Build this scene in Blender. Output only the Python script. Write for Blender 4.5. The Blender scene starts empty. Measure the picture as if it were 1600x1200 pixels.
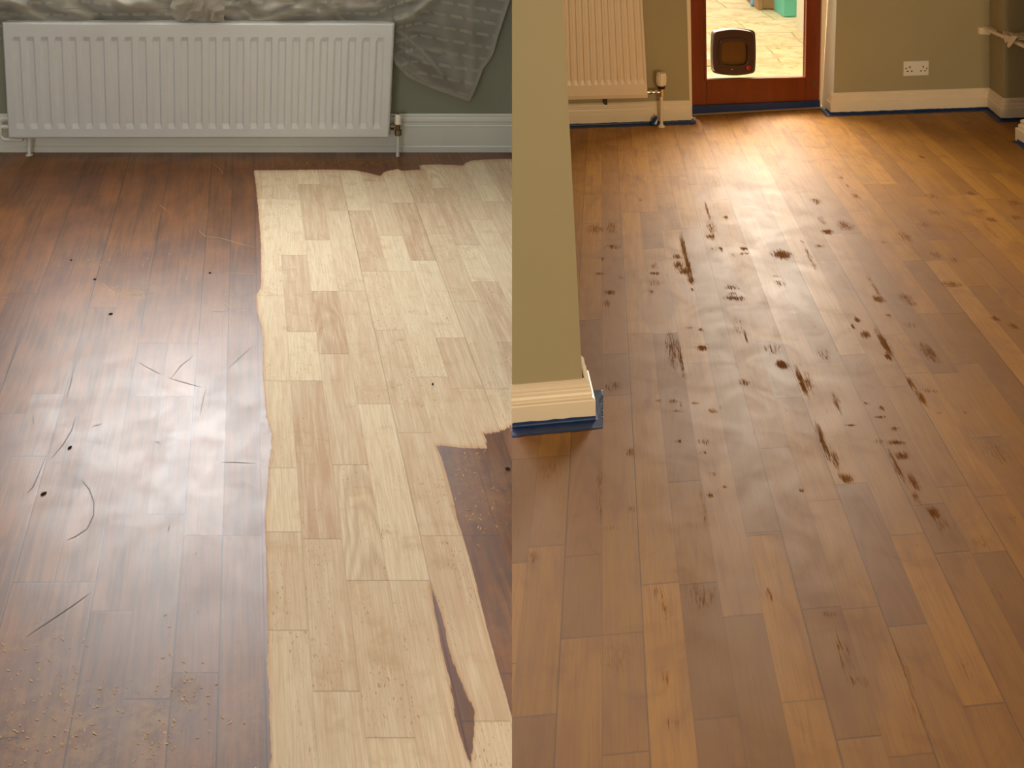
import bpy, math, random
import numpy as np
from mathutils import Vector

random.seed(7)
RNG = np.random.default_rng(11)
S = bpy.context.scene
COL = S.collection

# ------------------------------------------------------------------ camera
H = 1.65                 # eye height, metres
F = 1600.0               # focal length in pixels of a 1600 px wide frame
HOR = -300.0             # horizon row (the lens is shifted downwards)
cam_d = bpy.data.cameras.new('camera')
cam = bpy.data.objects.new('camera', cam_d)
COL.objects.link(cam)
cam.location = (0, 0, H)
cam.rotation_euler = (math.radians(90), 0, 0)
cam_d.sensor_fit = 'HORIZONTAL'
cam_d.sensor_width = 36
cam_d.lens = 36.0 * F / 1600.0
cam_d.shift_y = (HOR - 600.0) / 1600.0
cam_d.clip_start = 0.05
S.camera = cam

# ------------------------------------------------------------------ light
S.view_settings.view_transform = 'Standard'
S.view_settings.look = 'None'
S.view_settings.exposure = 0.0
S.view_settings.gamma = 1.0
S.view_settings.use_curve_mapping = False
world = bpy.data.worlds.new('sky')
S.world = world
world.use_nodes = True
wn = world.node_tree
wn.nodes['Background'].inputs['Color'].default_value = (1.0, 0.88, 0.68, 1)
wn.nodes['Background'].inputs['Strength'].default_value = 2.1


def area(name, loc, rot, sx, sy, power, color, spread=180):
    d = bpy.data.lights.new(name, 'AREA')
    d.shape = 'RECTANGLE'
    d.size, d.size_y = sx, sy
    d.energy = power
    d.color = color
    d.spread = math.radians(spread)
    o = bpy.data.objects.new(name, d)
    o.location = loc
    o.rotation_euler = rot
    COL.objects.link(o)
    return o


# daylight through the window above the left radiator; two fill lights added behind the viewer
area('window_daylight', (-1.45, 5.22, 1.42), (math.radians(-90), 0, 0), 2.0, 1.2, 195, (0.97, 0.94, 1.0))
area('door_daylight', (1.35, 6.35, 1.62), (math.radians(-82), 0, math.radians(-4)), 1.5, 1.35, 215, (1.0, 0.87, 0.76))
area('left_fill', (-2.0, -1.40, 1.1), (math.radians(90), 0, math.radians(8)), 1.6, 1.2, 32, (0.92, 0.96, 1.0), 150)  # cool fill added behind the viewer, no window there
area('right_warm_fill', (1.6, -1.40, 0.95), (math.radians(92), 0, math.radians(-10)), 1.6, 1.0, 60, (1.0, 0.77, 0.48), 125)  # warm fill added for the right room, no lamp there

# ------------------------------------------------------------------ helpers


def srgb(r, g, b):
    def f(c):
        c /= 255.0
        return c / 12.92 if c <= 0.04045 else ((c + 0.055) / 1.055) ** 2.4
    return (f(r), f(g), f(b), 1.0)


def fl(x, y, z=0.0):
    """point of the horizontal plane z seen at pixel x, y"""
    Y = (H - z) * F / (y - HOR)
    return Vector(((x - 800) * Y / F, Y, z))


class Plane:
    """vertical plane through two floor points; n points at the viewer"""
    def __init__(s, a, b):
        s.a = Vector((a[0], a[1], 0))
        s.t = (Vector((b[0], b[1], 0)) - s.a).normalized()
        s.n = Vector((s.t.y, -s.t.x, 0))
        if s.n.y > 0:
            s.n = -s.n

    def hit(s, x, y, off=0.0):
        o = Vector((0, 0, H))
        d = Vector(((x - 800) / F, 1.0, -(y - HOR) / F))
        k = ((s.a + s.n * off) - o).dot(s.n) / d.dot(s.n)
        return o + d * k


class MB:
    def __init__(s):
        s.v = []
        s.f = []
        s.m = []

    def add(s, vs, fs, mi=0):
        b = len(s.v)
        s.v += [tuple(v) for v in vs]
        s.f += [tuple(b + i for i in f) for f in fs]
        s.m += [mi] * len(fs)
        return s

    def box(s, x0, x1, y0, y1, z0, z1, mi=0):
        vs = [(x, y, z) for x in (x0, x1) for y in (y0, y1) for z in (z0, z1)]
        return s.add(vs, [(0, 1, 3, 2), (4, 6, 7, 5), (0, 4, 5, 1), (2, 3, 7, 6), (0, 2, 6, 4), (1, 5, 7, 3)], mi)

    def prism(s, pts, vec, mi=0):
        n = len(pts)
        a = [Vector(p) for p in pts]
        b = [p + vec for p in a]
        fs = [tuple(range(n)), tuple(range(2 * n - 1, n - 1, -1))]
        fs += [(i, i + n, (i + 1) % n + n, (i + 1) % n) for i in range(n)]
        return s.add(a + b, fs, mi)

    def slab(s, px, plane, df, db, mi=0):
        """outline in pixels on the plane, front at offset df, back at offset db"""
        pts = [plane.hit(x, y, df) for x, y in px]
        return s.prism(pts, -plane.n * (df - db), mi)

    def tube(s, path, r, n=14, mi=0, cap=True):
        path = [Vector(p) for p in path]
        rs = r if isinstance(r, (list, tuple)) else [r] * len(path)
        rings = []
        for i, p in enumerate(path):
            d = (path[min(i + 1, len(path) - 1)] - path[max(i - 1, 0)])
            if d.length < 1e-9:
                d = Vector((0, 0, 1))
            d.normalize()
            up = Vector((0, 0, 1)) if abs(d.z) < 0.95 else Vector((0, 1, 0))
            a = d.cross(up).normalized()
            b = d.cross(a)
            rings.append([p + (a * math.cos(2 * math.pi * k / n) + b * math.sin(2 * math.pi * k / n)) * rs[i] for k in range(n)])
        vs = [v for ring in rings for v in ring]
        fs = []
        for i in range(len(path) - 1):
            for k in range(n):
                k2 = (k + 1) % n
                fs.append((i * n + k, i * n + k2, (i + 1) * n + k2, (i + 1) * n + k))
        if cap:
            fs.append(tuple(range(n - 1, -1, -1)))
            fs.append(tuple((len(path) - 1) * n + k for k in range(n)))
        return s.add(vs, fs, mi)

    def build(s, name, mats, parent=None, smooth=False, bevel=0.0, seg=2):
        me = bpy.data.meshes.new(name)
        me.from_pydata(s.v, [], s.f)
        for m in (mats if isinstance(mats, (list, tuple)) else [mats]):
            me.materials.append(m)
        me.polygons.foreach_set('material_index', s.m)
        me.update()
        import bmesh
        bm = bmesh.new()
        bm.from_mesh(me)
        bmesh.ops.recalc_face_normals(bm, faces=bm.faces)
        bm.to_mesh(me)
        bm.free()
        o = bpy.data.objects.new(name, me)
        COL.objects.link(o)
        if parent:
            o.parent = parent
            o.matrix_parent_inverse = parent.matrix_world.inverted() if False else o.matrix_parent_inverse
            o.location = -Vector(parent['origin_xyz']) if 'origin_xyz' in parent else (0, 0, 0)
        if smooth:
            me.polygons.foreach_set('use_smooth', [True] * len(me.polygons))
            me.set_sharp_from_angle(angle=math.radians(40))
        if bevel:
            b = o.modifiers.new('bevel', 'BEVEL')
            b.width = bevel
            b.segments = seg
            b.limit_method = 'ANGLE'
            b.angle_limit = math.radians(35)
        return o


def thing(name, label, cat, loc, group=None):
    o = bpy.data.objects.new(name, None)
    COL.objects.link(o)
    o.location = loc
    o.empty_display_size = 0.05
    o['origin_xyz'] = tuple(loc)
    o['label'] = label
    o['category'] = cat
    if group:
        o['group'] = group
    return o


def tag(o, label, cat, group=None):
    o['label'] = label
    o['category'] = cat
    if group:
        o['group'] = group
    return o


def struct(o):
    o['kind'] = 'structure'
    return o


# ------------------------------------------------------------------ materials


class N:
    """short hand for node graphs"""
    def __init__(s, name):
        s.m = bpy.data.materials.new(name)
        s.m.use_nodes = True
        s.t = s.m.node_tree
        s.b = s.t.nodes['Principled BSDF']

    def node(s, kind, **kw):
        n = s.t.nodes.new(kind)
        for k, v in kw.items():
            setattr(n, k, v)
        return n

    def put(s, sock, v):
        if isinstance(v, bpy.types.NodeSocket):
            s.t.links.new(v, sock)
        else:
            sock.default_value = v

    def math(s, op, a, b=0.0, c=0.0, clamp=False):
        n = s.node('ShaderNodeMath', operation=op, use_clamp=clamp)
        s.put(n.inputs[0], a)
        s.put(n.inputs[1], b)
        s.put(n.inputs[2], c)
        return n.outputs[0]

    def attr(s, name):
        return s.node('ShaderNodeAttribute', attribute_name=name).outputs['Fac']

    def vec(s, x, y, z):
        n = s.node('ShaderNodeCombineXYZ')
        s.put(n.inputs[0], x)
        s.put(n.inputs[1], y)
        s.put(n.inputs[2], z)
        return n.outputs[0]

    def noise(s, vec, scale=1.0, detail=2.0, rough=0.5, dist=0.0):
        n = s.node('ShaderNodeTexNoise')
        s.put(n.inputs['Vector'], vec)
        n.inputs['Scale'].default_value = scale
        n.inputs['Detail'].default_value = detail
        n.inputs['Roughness'].default_value = rough
        n.inputs['Distortion'].default_value = dist
        return n.outputs['Fac']

    def ramp(s, v, a, b, t0=0.0, t1=1.0, smooth=True):
        n = s.node('ShaderNodeMapRange')
        n.interpolation_type = 'SMOOTHSTEP' if smooth else 'LINEAR'
        s.put(n.inputs[0], v)
        s.put(n.inputs[1], a)
        s.put(n.inputs[2], b)
        s.put(n.inputs[3], t0)
        s.put(n.inputs[4], t1)
        return n.outputs[0]

    def mix(s, f, a, b, kind='MIX'):
        n = s.node('ShaderNodeMix', data_type='RGBA', blend_type=kind)
        s.put(n.inputs[0], f)
        s.put(n.inputs[6], a)
        s.put(n.inputs[7], b)
        return n.outputs[2]

    def lerp(s, f, a, b):
        n = s.node('ShaderNodeMix', data_type='FLOAT')
        s.put(n.inputs[0], f)
        s.put(n.inputs[2], a)
        s.put(n.inputs[3], b)
        return n.outputs[0]

    def bump(s, h, strength=0.2, dist=0.001):
        n = s.node('ShaderNodeBump')
        n.inputs['Strength'].default_value = strength
        n.inputs['Distance'].default_value = dist
        s.put(n.inputs['Height'], h)
        s.t.links.new(n.outputs[0], s.b.inputs['Normal'])

    def set(s, **kw):
        for k, v in kw.items():
            s.put(s.b.inputs[k.replace('_', ' ')], v)


def paint(name, col, rough=0.5, var=0.06, scale=3.0, bump=0.1, metal=0.0, spec=0.5):
    g = N(name)
    co = g.node('ShaderNodeTexCoord').outputs['Object']
    n1 = g.noise(co, scale, 4)
    dark = tuple(c * (1 - 2 * var) for c in col[:3]) + (1,)
    lite = tuple(min(1, c * (1 + 2 * var)) for c in col[:3]) + (1,)
    g.set(Base_Color=g.mix(n1, dark, lite), Roughness=rough, Metallic=metal)
    g.b.inputs['Specular IOR Level'].default_value = spec
    if bump:
        g.bump(g.noise(co, 180, 3), bump, 0.0008)
    return g.m


M = {}
M['wall_green'] = paint('sage_wall_paint', srgb(134, 136, 120), 0.8, 0.03, 2.0, 0.15)
M['wall_warm_lit'] = paint('sage_wall_paint_warm_lit', srgb(170, 156, 118), 0.8, 0.03, 2.0, 0.15)  # same sage paint, the right room's warm light put into its colour
M['ceiling'] = paint('ceiling_paint', srgb(225, 222, 212), 0.9, 0.02, 2.0, 0.1)
M['skirting'] = paint('skirting_gloss', srgb(216, 216, 208), 0.35, 0.03, 6.0, 0.08)
M['cream'] = paint('white_gloss_warm_lit', srgb(240, 220, 188), 0.35, 0.03, 6.0, 0.08)  # white gloss tinted cream, warm light painted into the colour
M['rad'] = paint('radiator_enamel', srgb(204, 205, 206), 0.28, 0.015, 5.0, 0.03)
M['rad_warm_lit'] = paint('radiator_enamel_warm_lit', srgb(240, 216, 184), 0.35, 0.015, 5.0, 0.03)  # enamel with the right room's warm light mixed into its colour
M['brass'] = paint('aged_brass', srgb(120, 105, 75), 0.4, 0.1, 60.0, 0.1, 0.9)
M['chrome'] = paint('chrome', srgb(215, 205, 190), 0.2, 0.05, 60.0, 0.0, 1.0)
M['white_plastic'] = paint('white_plastic', srgb(232, 222, 205), 0.4, 0.02, 8.0, 0.0)
M['black_plastic'] = paint('black_plastic', srgb(30, 26, 24), 0.5, 0.05, 8.0, 0.0)
M['brown_plastic'] = paint('brown_plastic', srgb(74, 46, 32), 0.35, 0.08, 8.0, 0.0)
M['brown_flap'] = paint('smoked_flap', srgb(112, 74, 30), 0.25, 0.15, 14.0, 0.0)
M['red'] = paint('red_plastic', srgb(190, 20, 25), 0.35, 0.05, 8.0, 0.0)
M['tape'] = paint('blue_tape', srgb(16, 50, 98), 0.42, 0.14, 22.0, 0.5)
M['tape_edge'] = paint('torn_tape_backing', srgb(205, 215, 215), 0.8, 0.1, 60.0, 0.3)
M['paper'] = paint('white_paper', srgb(226, 208, 180), 0.8, 0.03, 8.0, 0.1)
M['teal'] = paint('teal_plastic', srgb(96, 186, 170), 0.5, 0.05, 8.0, 0.0)
M['blueb'] = paint('blue_plastic', srgb(95, 150, 200), 0.5, 0.05, 8.0, 0.0)
M['fence'] = paint('weathered_timber', srgb(150, 118, 84), 0.85, 0.15, 7.0, 0.3)
M['render'] = paint('white_render', srgb(212, 204, 186), 0.9, 0.04, 5.0, 0.3)
M['crumb'] = paint('dark_debris', srgb(24, 20, 18), 0.7, 0.1, 90.0, 0.3)
M['scratch_pale'] = paint('pale_scratch', srgb(205, 160, 105), 0.6, 0.1, 60.0, 0.0)
M['scratch_dark'] = paint('dark_scratch', srgb(58, 32, 22), 0.5, 0.1, 60.0, 0.0)


def mahogany():
    g = N('mahogany_stain')
    co = g.node('ShaderNodeTexCoord').outputs['Object']
    mp = g.node('ShaderNodeMapping')
    g.t.links.new(co, mp.inputs[0])
    mp.inputs['Scale'].default_value = (30, 30, 3)
    n = g.noise(mp.outputs[0], 1.0, 4, 0.6, 0.4)
    g.set(Base_Color=g.mix(n, srgb(92, 34, 8), srgb(142, 62, 20)), Roughness=0.32)
    g.bump(n, 0.1, 0.0005)
    return g.m


M['mahogany'] = mahogany()


def glass():
    g = N('clear_glass')
    g.t.nodes.remove(g.b)
    out = [n for n in g.t.nodes if n.type == 'OUTPUT_MATERIAL'][0]
    tr = g.node('ShaderNodeBsdfTransparent')
    tr.inputs[0].default_value = (0.95, 0.97, 0.95, 1)
    gl = g.node('ShaderNodeBsdfGlossy')
    gl.inputs['Roughness'].default_value = 0.02
    mx = g.node('ShaderNodeMixShader')
    mx.inputs[0].default_value = 0.05
    g.t.links.new(tr.outputs[0], mx.inputs[1])
    g.t.links.new(gl.outputs[0], mx.inputs[2])
    g.t.links.new(mx.outputs[0], out.inputs[0])
    return g.m


M['glass'] = glass()


def sheer():
    """thin woven voile with a pattern of opaque dashes"""
    g = N('sheer_voile')
    out = [n for n in g.t.nodes if n.type == 'OUTPUT_MATERIAL'][0]
    uv = g.node('ShaderNodeUVMap', uv_map='cloth').outputs[0]
    br = g.node('ShaderNodeTexBrick')
    g.t.links.new(uv, br.inputs['Vector'])
    br.inputs['Scale'].default_value = 1.0
    br.inputs['Brick Width'].default_value = 0.085
    br.inputs['Row Height'].default_value = 0.060
    br.inputs['Mortar Size'].default_value = 0.0
    sep = g.node('ShaderNodeSeparateXYZ')
    g.t.links.new(uv, sep.inputs[0])
    fy = g.math('FRACT', g.math('DIVIDE', sep.outputs[1], 0.060))
    row = g.math('FLOOR', g.math('DIVIDE', sep.outputs[1], 0.060))
    fx = g.math('FRACT', g.math('ADD', g.math('DIVIDE', sep.outputs[0], 0.075), g.math('MULTIPLY', row, 0.37)))
    dash = g.math('MULTIPLY', g.math('LESS_THAN', fy, 0.24), g.math('LESS_THAN', fx, 0.72))
    hem_highlight = g.attr('hem_highlight')
    solid = g.math('MAXIMUM', g.math('MULTIPLY', dash, 0.6), hem_highlight)
    co = g.node('ShaderNodeTexCoord').outputs['Object']
    n = g.noise(co, 12, 4)
    col = g.mix(n, srgb(152, 148, 140), srgb(184, 180, 172))
    col = g.mix(g.math('MULTIPLY', solid, 0.5), col, srgb(216, 208, 190))
    g.set(Base_Color=col, Roughness=0.85)
    g.b.inputs['Specular IOR Level'].default_value = 0.15
    tl = g.node('ShaderNodeBsdfTranslucent')
    g.put(tl.inputs[0], col)
    m1 = g.node('ShaderNodeMixShader')
    m1.inputs[0].default_value = 0.35
    g.t.links.new(g.b.outputs[0], m1.inputs[1])
    g.t.links.new(tl.outputs[0], m1.inputs[2])
    tr = g.node('ShaderNodeBsdfTransparent')
    m2 = g.node('ShaderNodeMixShader')
    g.put(m2.inputs[0], g.lerp(solid, 0.76, 0.96))
    g.t.links.new(tr.outputs[0], m2.inputs[1])
    g.t.links.new(m1.outputs[0], m2.inputs[2])
    g.t.links.new(m2.outputs[0], out.inputs[0])
    return g.m


M['sheer'] = sheer()


def patio_mat():
    g = N('patio_slabs')
    co = g.node('ShaderNodeTexCoord').outputs['Object']
    wob = g.noise(co, 1.5, 3)
    br = g.node('ShaderNodeTexBrick')
    va = g.node('ShaderNodeVectorMath', operation='ADD')
    g.t.links.new(co, va.inputs[0])
    g.t.links.new(g.vec(g.math('MULTIPLY', wob, 0.12), g.math('MULTIPLY', wob, 0.12), 0.0), va.inputs[1])
    g.t.links.new(va.outputs[0], br.inputs['Vector'])
    br.inputs['Scale'].default_value = 1.0
    br.inputs['Brick Width'].default_value = 0.62
    br.inputs['Row Height'].default_value = 0.46
    br.inputs['Mortar Size'].default_value = 0.008
    br.inputs['Color1'].default_value = srgb(222, 208, 176)
    br.inputs['Color2'].default_value = srgb(216, 202, 170)
    br.inputs['Mortar'].default_value = srgb(176, 166, 128)
    n = g.noise(co, 7, 6, 0.65)
    c = g.mix(g.ramp(n, 0.42, 0.66), br.outputs['Color'], srgb(200, 178, 140))
    weed = g.math('MULTIPLY', g.ramp(g.noise(co, 2.2, 4, 0.6), 0.53, 0.62), g.ramp(g.noise(co, 22, 5, 0.7), 0.5, 0.62))
    c = g.mix(g.math('MULTIPLY', weed, 0.95), c, srgb(165, 165, 70))
    g.set(Base_Color=c, Roughness=0.9)
    g.bump(n, 0.4, 0.004)
    return g.m


M['patio'] = patio_mat()


# ---- floor boards: one node graph, used for the two rooms
def board_base(g):
    ac, al, pid = g.attr('across'), g.attr('along'), g.attr('pid')
    seed = g.math('MULTIPLY', pid, 57.0)
    fine = g.noise(g.vec(g.math('MULTIPLY', ac, 330), g.math('MULTIPLY', al, 10), seed), 1, 3, 0.6, 0.3)
    mid = g.noise(g.vec(g.math('MULTIPLY', ac, 75), g.math('MULTIPLY', al, 4), seed), 1, 4, 0.55, 0.6)
    broad = g.noise(g.vec(g.math('MULTIPLY', ac, 9), g.math('MULTIPLY', al, 3.2), g.math('ADD', seed, 9.0)), 1, 3, 0.5, 0.8)
    # cathedral figure on some boards
    warp = g.noise(g.vec(g.math('MULTIPLY', ac, 18), g.math('MULTIPLY', al, 4), seed), 1, 2, 0.5)
    cx = g.math('SUBTRACT', ac, g.math('ADD', 0.02, g.math('MULTIPLY', pid, 0.04)))
    cx2 = g.math('MULTIPLY', g.math('MULTIPLY', cx, cx), 900.0)
    ph = g.math('ADD', g.math('ADD', g.math('MULTIPLY', al, 7.0), cx2), g.math('MULTIPLY', warp, 2.6))
    cath = g.math('MULTIPLY_ADD', g.math('SINE', g.math('MULTIPLY', ph, 6.283)), 0.5, 0.5)
    fig = g.attr('figure')
    pores = g.ramp(g.noise(g.vec(g.math('MULTIPLY', ac, 330), g.math('MULTIPLY', al, 75), seed), 1, 2, 0.5), 0.62, 0.70)
    edge = g.math('MINIMUM', g.math('MINIMUM', g.attr('e_left'), g.attr('e_right')), 9.0)
    ends = g.math('MINIMUM', g.attr('e_top'), g.attr('e_bottom'))
    seam_s = g.math('MULTIPLY', g.math('SUBTRACT', 1.0, g.ramp(edge, 0.0007, 0.0022)), g.attr('seam'))
    seam_e = g.math('MULTIPLY', g.math('SUBTRACT', 1.0, g.ramp(ends, 0.0008, 0.0028)), g.attr('seam_end'))
    seam = g.math('MAXIMUM', seam_s, seam_e)
    return dict(ac=ac, al=al, pid=pid, seed=seed, fine=fine, mid=mid, broad=broad, cath=cath, fig=fig, pores=pores, seam=seam)


def old_floor():
    """worn dark varnish with an area sanded back to bare wood"""
    g = N('part_sanded_boards')
    b = board_base(g)
    tone = g.attr('tone')
    # bare wood
    bare = g.mix(tone, srgb(238, 218, 188), srgb(204, 170, 142))
    bare = g.mix(g.ramp(b['mid'], 0.3, 0.72, 0, 0.55), bare, srgb(240, 228, 202))
    bare = g.mix(g.ramp(b['fine'], 0.35, 0.7, 0, 0.40), bare, srgb(196, 164, 130))
    bare = g.mix(g.math('MULTIPLY', g.math('MULTIPLY', b['cath'], b['fig']), 0.32), bare, srgb(176, 142, 114))
    blot = g.noise(g.vec(b['ac'], b['al'], b['seed']), 16, 4, 0.6)
    bare = g.mix(g.ramp(blot, 0.52, 0.75, 0, 0.35), bare, srgb(190, 156, 112))
    speck = g.math('MULTIPLY', b['pores'], g.ramp(b['broad'], 0.48, 0.60))
    bare = g.mix(g.math('MULTIPLY', speck, 0.5), bare, srgb(128, 92, 62))
    bare = g.mix(g.math('MULTIPLY', b['seam'], 0.36), bare, srgb(96, 70, 48))
    # varnish
    d1 = g.mix(g.ramp(b['mid'], 0.3, 0.7), srgb(90, 52, 20), srgb(132, 80, 28))
    d1 = g.mix(g.ramp(b['broad'], 0.35, 0.75, 0, 0.6), d1, srgb(156, 94, 38))
    d1 = g.mix(g.math('MULTIPLY', tone, 0.45), d1, srgb(84, 44, 30))
    d1 = g.mix(g.ramp(b['fine'], 0.45, 0.75, 0, 0.34), d1, srgb(66, 32, 16))
    cloud = g.noise(g.node('ShaderNodeTexCoord').outputs['Object'], 3.2, 4, 0.6, 0.6)
    d1 = g.mix(g.ramp(cloud, 0.42, 0.68, 0, 0.4), d1, srgb(86, 42, 20))
    wear = g.attr('wear')
    co = g.node('ShaderNodeTexCoord').outputs['Object']
    w1 = g.noise(co, 30, 5, 0.7, 0.6)
    w2 = g.noise(co, 140, 4, 0.65, 1.4)
    och = g.math('MULTIPLY', g.ramp(w1, 0.42, 0.62), wear)
    d1 = g.mix(g.math('MULTIPLY', och, 0.75), d1, srgb(146, 106, 48))
    chip = g.ramp(g.math('ADD', g.math('MULTIPLY', wear, 0.11), w2), 0.72, 0.76)
    chip = g.math('MULTIPLY', chip, g.ramp(wear, 0.02, 0.3))
    d1 = g.mix(g.math('MULTIPLY', chip, 0.75), d1, srgb(205, 165, 100))
    d1 = g.mix(g.math('MULTIPLY', b['seam'], 0.75), d1, srgb(30, 18, 12))
    # ragged border of the sanded area
    rag = g.math('MULTIPLY', g.math('SUBTRACT', g.noise(g.vec(g.math('MULTIPLY', b['ac'], 260), g.math('MULTIPLY', b['al'], 26), b['seed']), 1, 3, 0.6), 0.5), g.attr('rag'))
    sd = g.math('ADD', g.attr('sand'), rag)
    m = g.ramp(sd, -0.8, 0.8)
    rim = g.ramp(sd, 7.0, 0.0)
    bare = g.mix(g.math('MULTIPLY', rim, 0.35), bare, srgb(190, 130, 72))
    rimd = g.ramp(sd, -9.0, -1.0)
    d1 = g.mix(g.math('MULTIPLY', rimd, 0.5), d1, srgb(112, 58, 36))
    col = g.mix(m, d1, bare)
    smear = g.noise(co, 9, 5, 0.65, 0.5)
    r_dark = g.math('ADD', g.math('ADD', g.ramp(smear, 0.3, 0.75, 0.31, 0.39), g.math('MULTIPLY', b['pid'], 0.07)), g.math('MULTIPLY', wear, 0.12))
    g.set(Base_Color=col, Roughness=g.lerp(m, r_dark, 0.78))
    g.put(g.b.inputs['Specular IOR Level'], g.lerp(m, 0.60, 0.15))
    hgt = g.math('SUBTRACT', g.math('ADD', g.math('MULTIPLY', b['fine'], 0.25), g.math('MULTIPLY', w2, g.lerp(m, 0.03, 0.1))), b['seam'])
    g.bump(hgt, 0.10, 0.0005)
    return g.m


def oiled_floor():
    """stained boards, still patchy, with dark left-over marks"""
    g = N('stained_boards')
    b = board_base(g)
    tone = g.attr('tone')
    c = g.mix(tone, srgb(168, 114, 26), srgb(128, 82, 14))
    c = g.mix(g.math('MULTIPLY', g.attr('door_light'), 0.7), c, srgb(206, 146, 62))
    c = g.mix(g.ramp(b['mid'], 0.35, 0.72, 0, 0.34), c, srgb(128, 78, 30))
    c = g.mix(g.ramp(b['broad'], 0.46, 0.76, 0, 0.6), c, srgb(122, 70, 12))
    c = g.mix(g.ramp(b['fine'], 0.45, 0.75, 0, 0.34), c, srgb(110, 66, 26))
    c = g.mix(g.math('MULTIPLY', g.math('MULTIPLY', b['cath'], b['fig']), 0.3), c, srgb(150, 88, 38))
    co = g.node('ShaderNodeTexCoord').outputs['Object']
    blot = g.noise(co, 7, 4, 0.6, 0.8)
    c = g.mix(g.ramp(blot, 0.5, 0.75, 0, 0.34), c, srgb(106, 62, 22))
    st = g.attr('stain')
    sn = g.noise(g.vec(g.math('MULTIPLY', b['ac'], 340), g.math('MULTIPLY', b['al'], 26), b['seed']), 1, 4, 0.65, 0.9)
    sm = g.ramp(g.math('ADD', g.math('MULTIPLY', st, 1.25), g.math('MULTIPLY', g.math('SUBTRACT', sn, 0.5), 2.8)), 0.25, 0.95)
    sm = g.math('MULTIPLY', sm, g.ramp(st, 0.03, 0.25))
    # light scatter of small spots across the dull zone
    sp = g.noise(g.vec(g.math('MULTIPLY', b['ac'], 120), g.math('MULTIPLY', b['al'], 22), g.math('ADD', b['seed'], 3.0)), 1, 4, 0.7, 0.6)
    sp = g.math('MULTIPLY', g.ramp(sp, 0.64, 0.74), g.attr('dull'))
    sm = g.math('MAXIMUM', sm, g.math('MULTIPLY', sp, 0.5))
    c = g.mix(g.math('MULTIPLY', sm, 0.72), c, srgb(100, 56, 20))
    c = g.mix(g.math('MULTIPLY', b['seam'], 0.6), c, srgb(70, 40, 18))
    r = g.math('ADD', g.math('ADD', g.math('MULTIPLY', b['pid'], 0.05), g.ramp(blot, 0.3, 0.7, 0.48, 0.55)), g.math('MULTIPLY', sm, 0.4))
    g.set(Base_Color=c, Roughness=r)
    g.put(g.b.inputs['Specular IOR Level'], g.lerp(sm, 0.65, 0.06))
    hgt = g.math('SUBTRACT', g.math('ADD', g.math('MULTIPLY', b['fine'], 0.3), g.math('MULTIPLY', g.noise(co, 900, 2), 0.12)), b['seam'])
    g.bump(hgt, 0.14, 0.0006)
    return g.m


M['old_floor'] = old_floor()
M['oiled_floor'] = oiled_floor()
M['subfloor'] = paint('subfloor_board', srgb(120, 82, 50), 0.8, 0.1, 4.0, 0.1)

# ------------------------------------------------------------------ the boarded floors


def seg_dist_poly(px, py, poly):
    """signed distance to a polygon, positive inside"""
    d = np.full(px.shape, 1e9)
    ins = np.zeros(px.shape, bool)
    n = len(poly)
    for i in range(n):
        x0, y0 = poly[i]
        x1, y1 = poly[(i + 1) % n]
        ex, ey = x1 - x0, y1 - y0
        t = np.clip(((px - x0) * ex + (py - y0) * ey) / (ex * ex + ey * ey + 1e-9), 0, 1)
        d = np.minimum(d, np.hypot(px - x0 - t * ex, py - y0 - t * ey))
        c = ((y0 > py) != (y1 > py)) & (px < ex * (py - y0) / (ey if ey else 1e-9) + x0)
        ins ^= c
    return np.where(ins, d, -d)


TONES = {-1: [(642,360,1),(415,380,.1),(455,430,.75),(500,415,.1),(620,395,.05),(690,440,.1),(735,560,.7),(760,480,.8),(720,340,.8),(600,350,.35),(575,340,.6),(580,390,.75),(545,390,.3),
              (500,650,.95),(555,820,.25),(610,830,.05),(640,760,.7),(690,600,.45),(640,600,.6),(700,640,.5),(440,900,.55),(500,950,.6),(440,1080,.3),(580,1000,.45),(640,1000,.4),(720,950,.65),
              (700,780,.6),(760,640,.5),(440,670,.25),(520,640,.6),(440,540,.2),(560,500,.3),(680,480,.1),(430,290,.5),(480,275,.05),(650,280,.85),(600,300,.4),(770,1180,.1),(560,620,.5),(590,580,.55)],
         1: [(1350,860,1),(1095,1010,1),(1040,1000,.0),(1035,830,.35),(1075,830,.55),(905,960,.9),(980,900,.55),(910,800,.3),(870,760,.9),(860,920,.5),(905,1080,.4),(970,1080,.65),(1160,930,.2),(1170,1050,.9),
             (1245,880,.1),(1285,860,.5),(1330,1050,.75),(1280,1150,.1),(1460,1050,.45),(1530,1000,.5),(1430,720,.6),(1390,760,.4),(1500,830,.2),(1220,680,.4),(1465,530,.7),(920,600,1),(960,590,.9),(1150,770,.5),(1130,860,.3)]}


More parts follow.
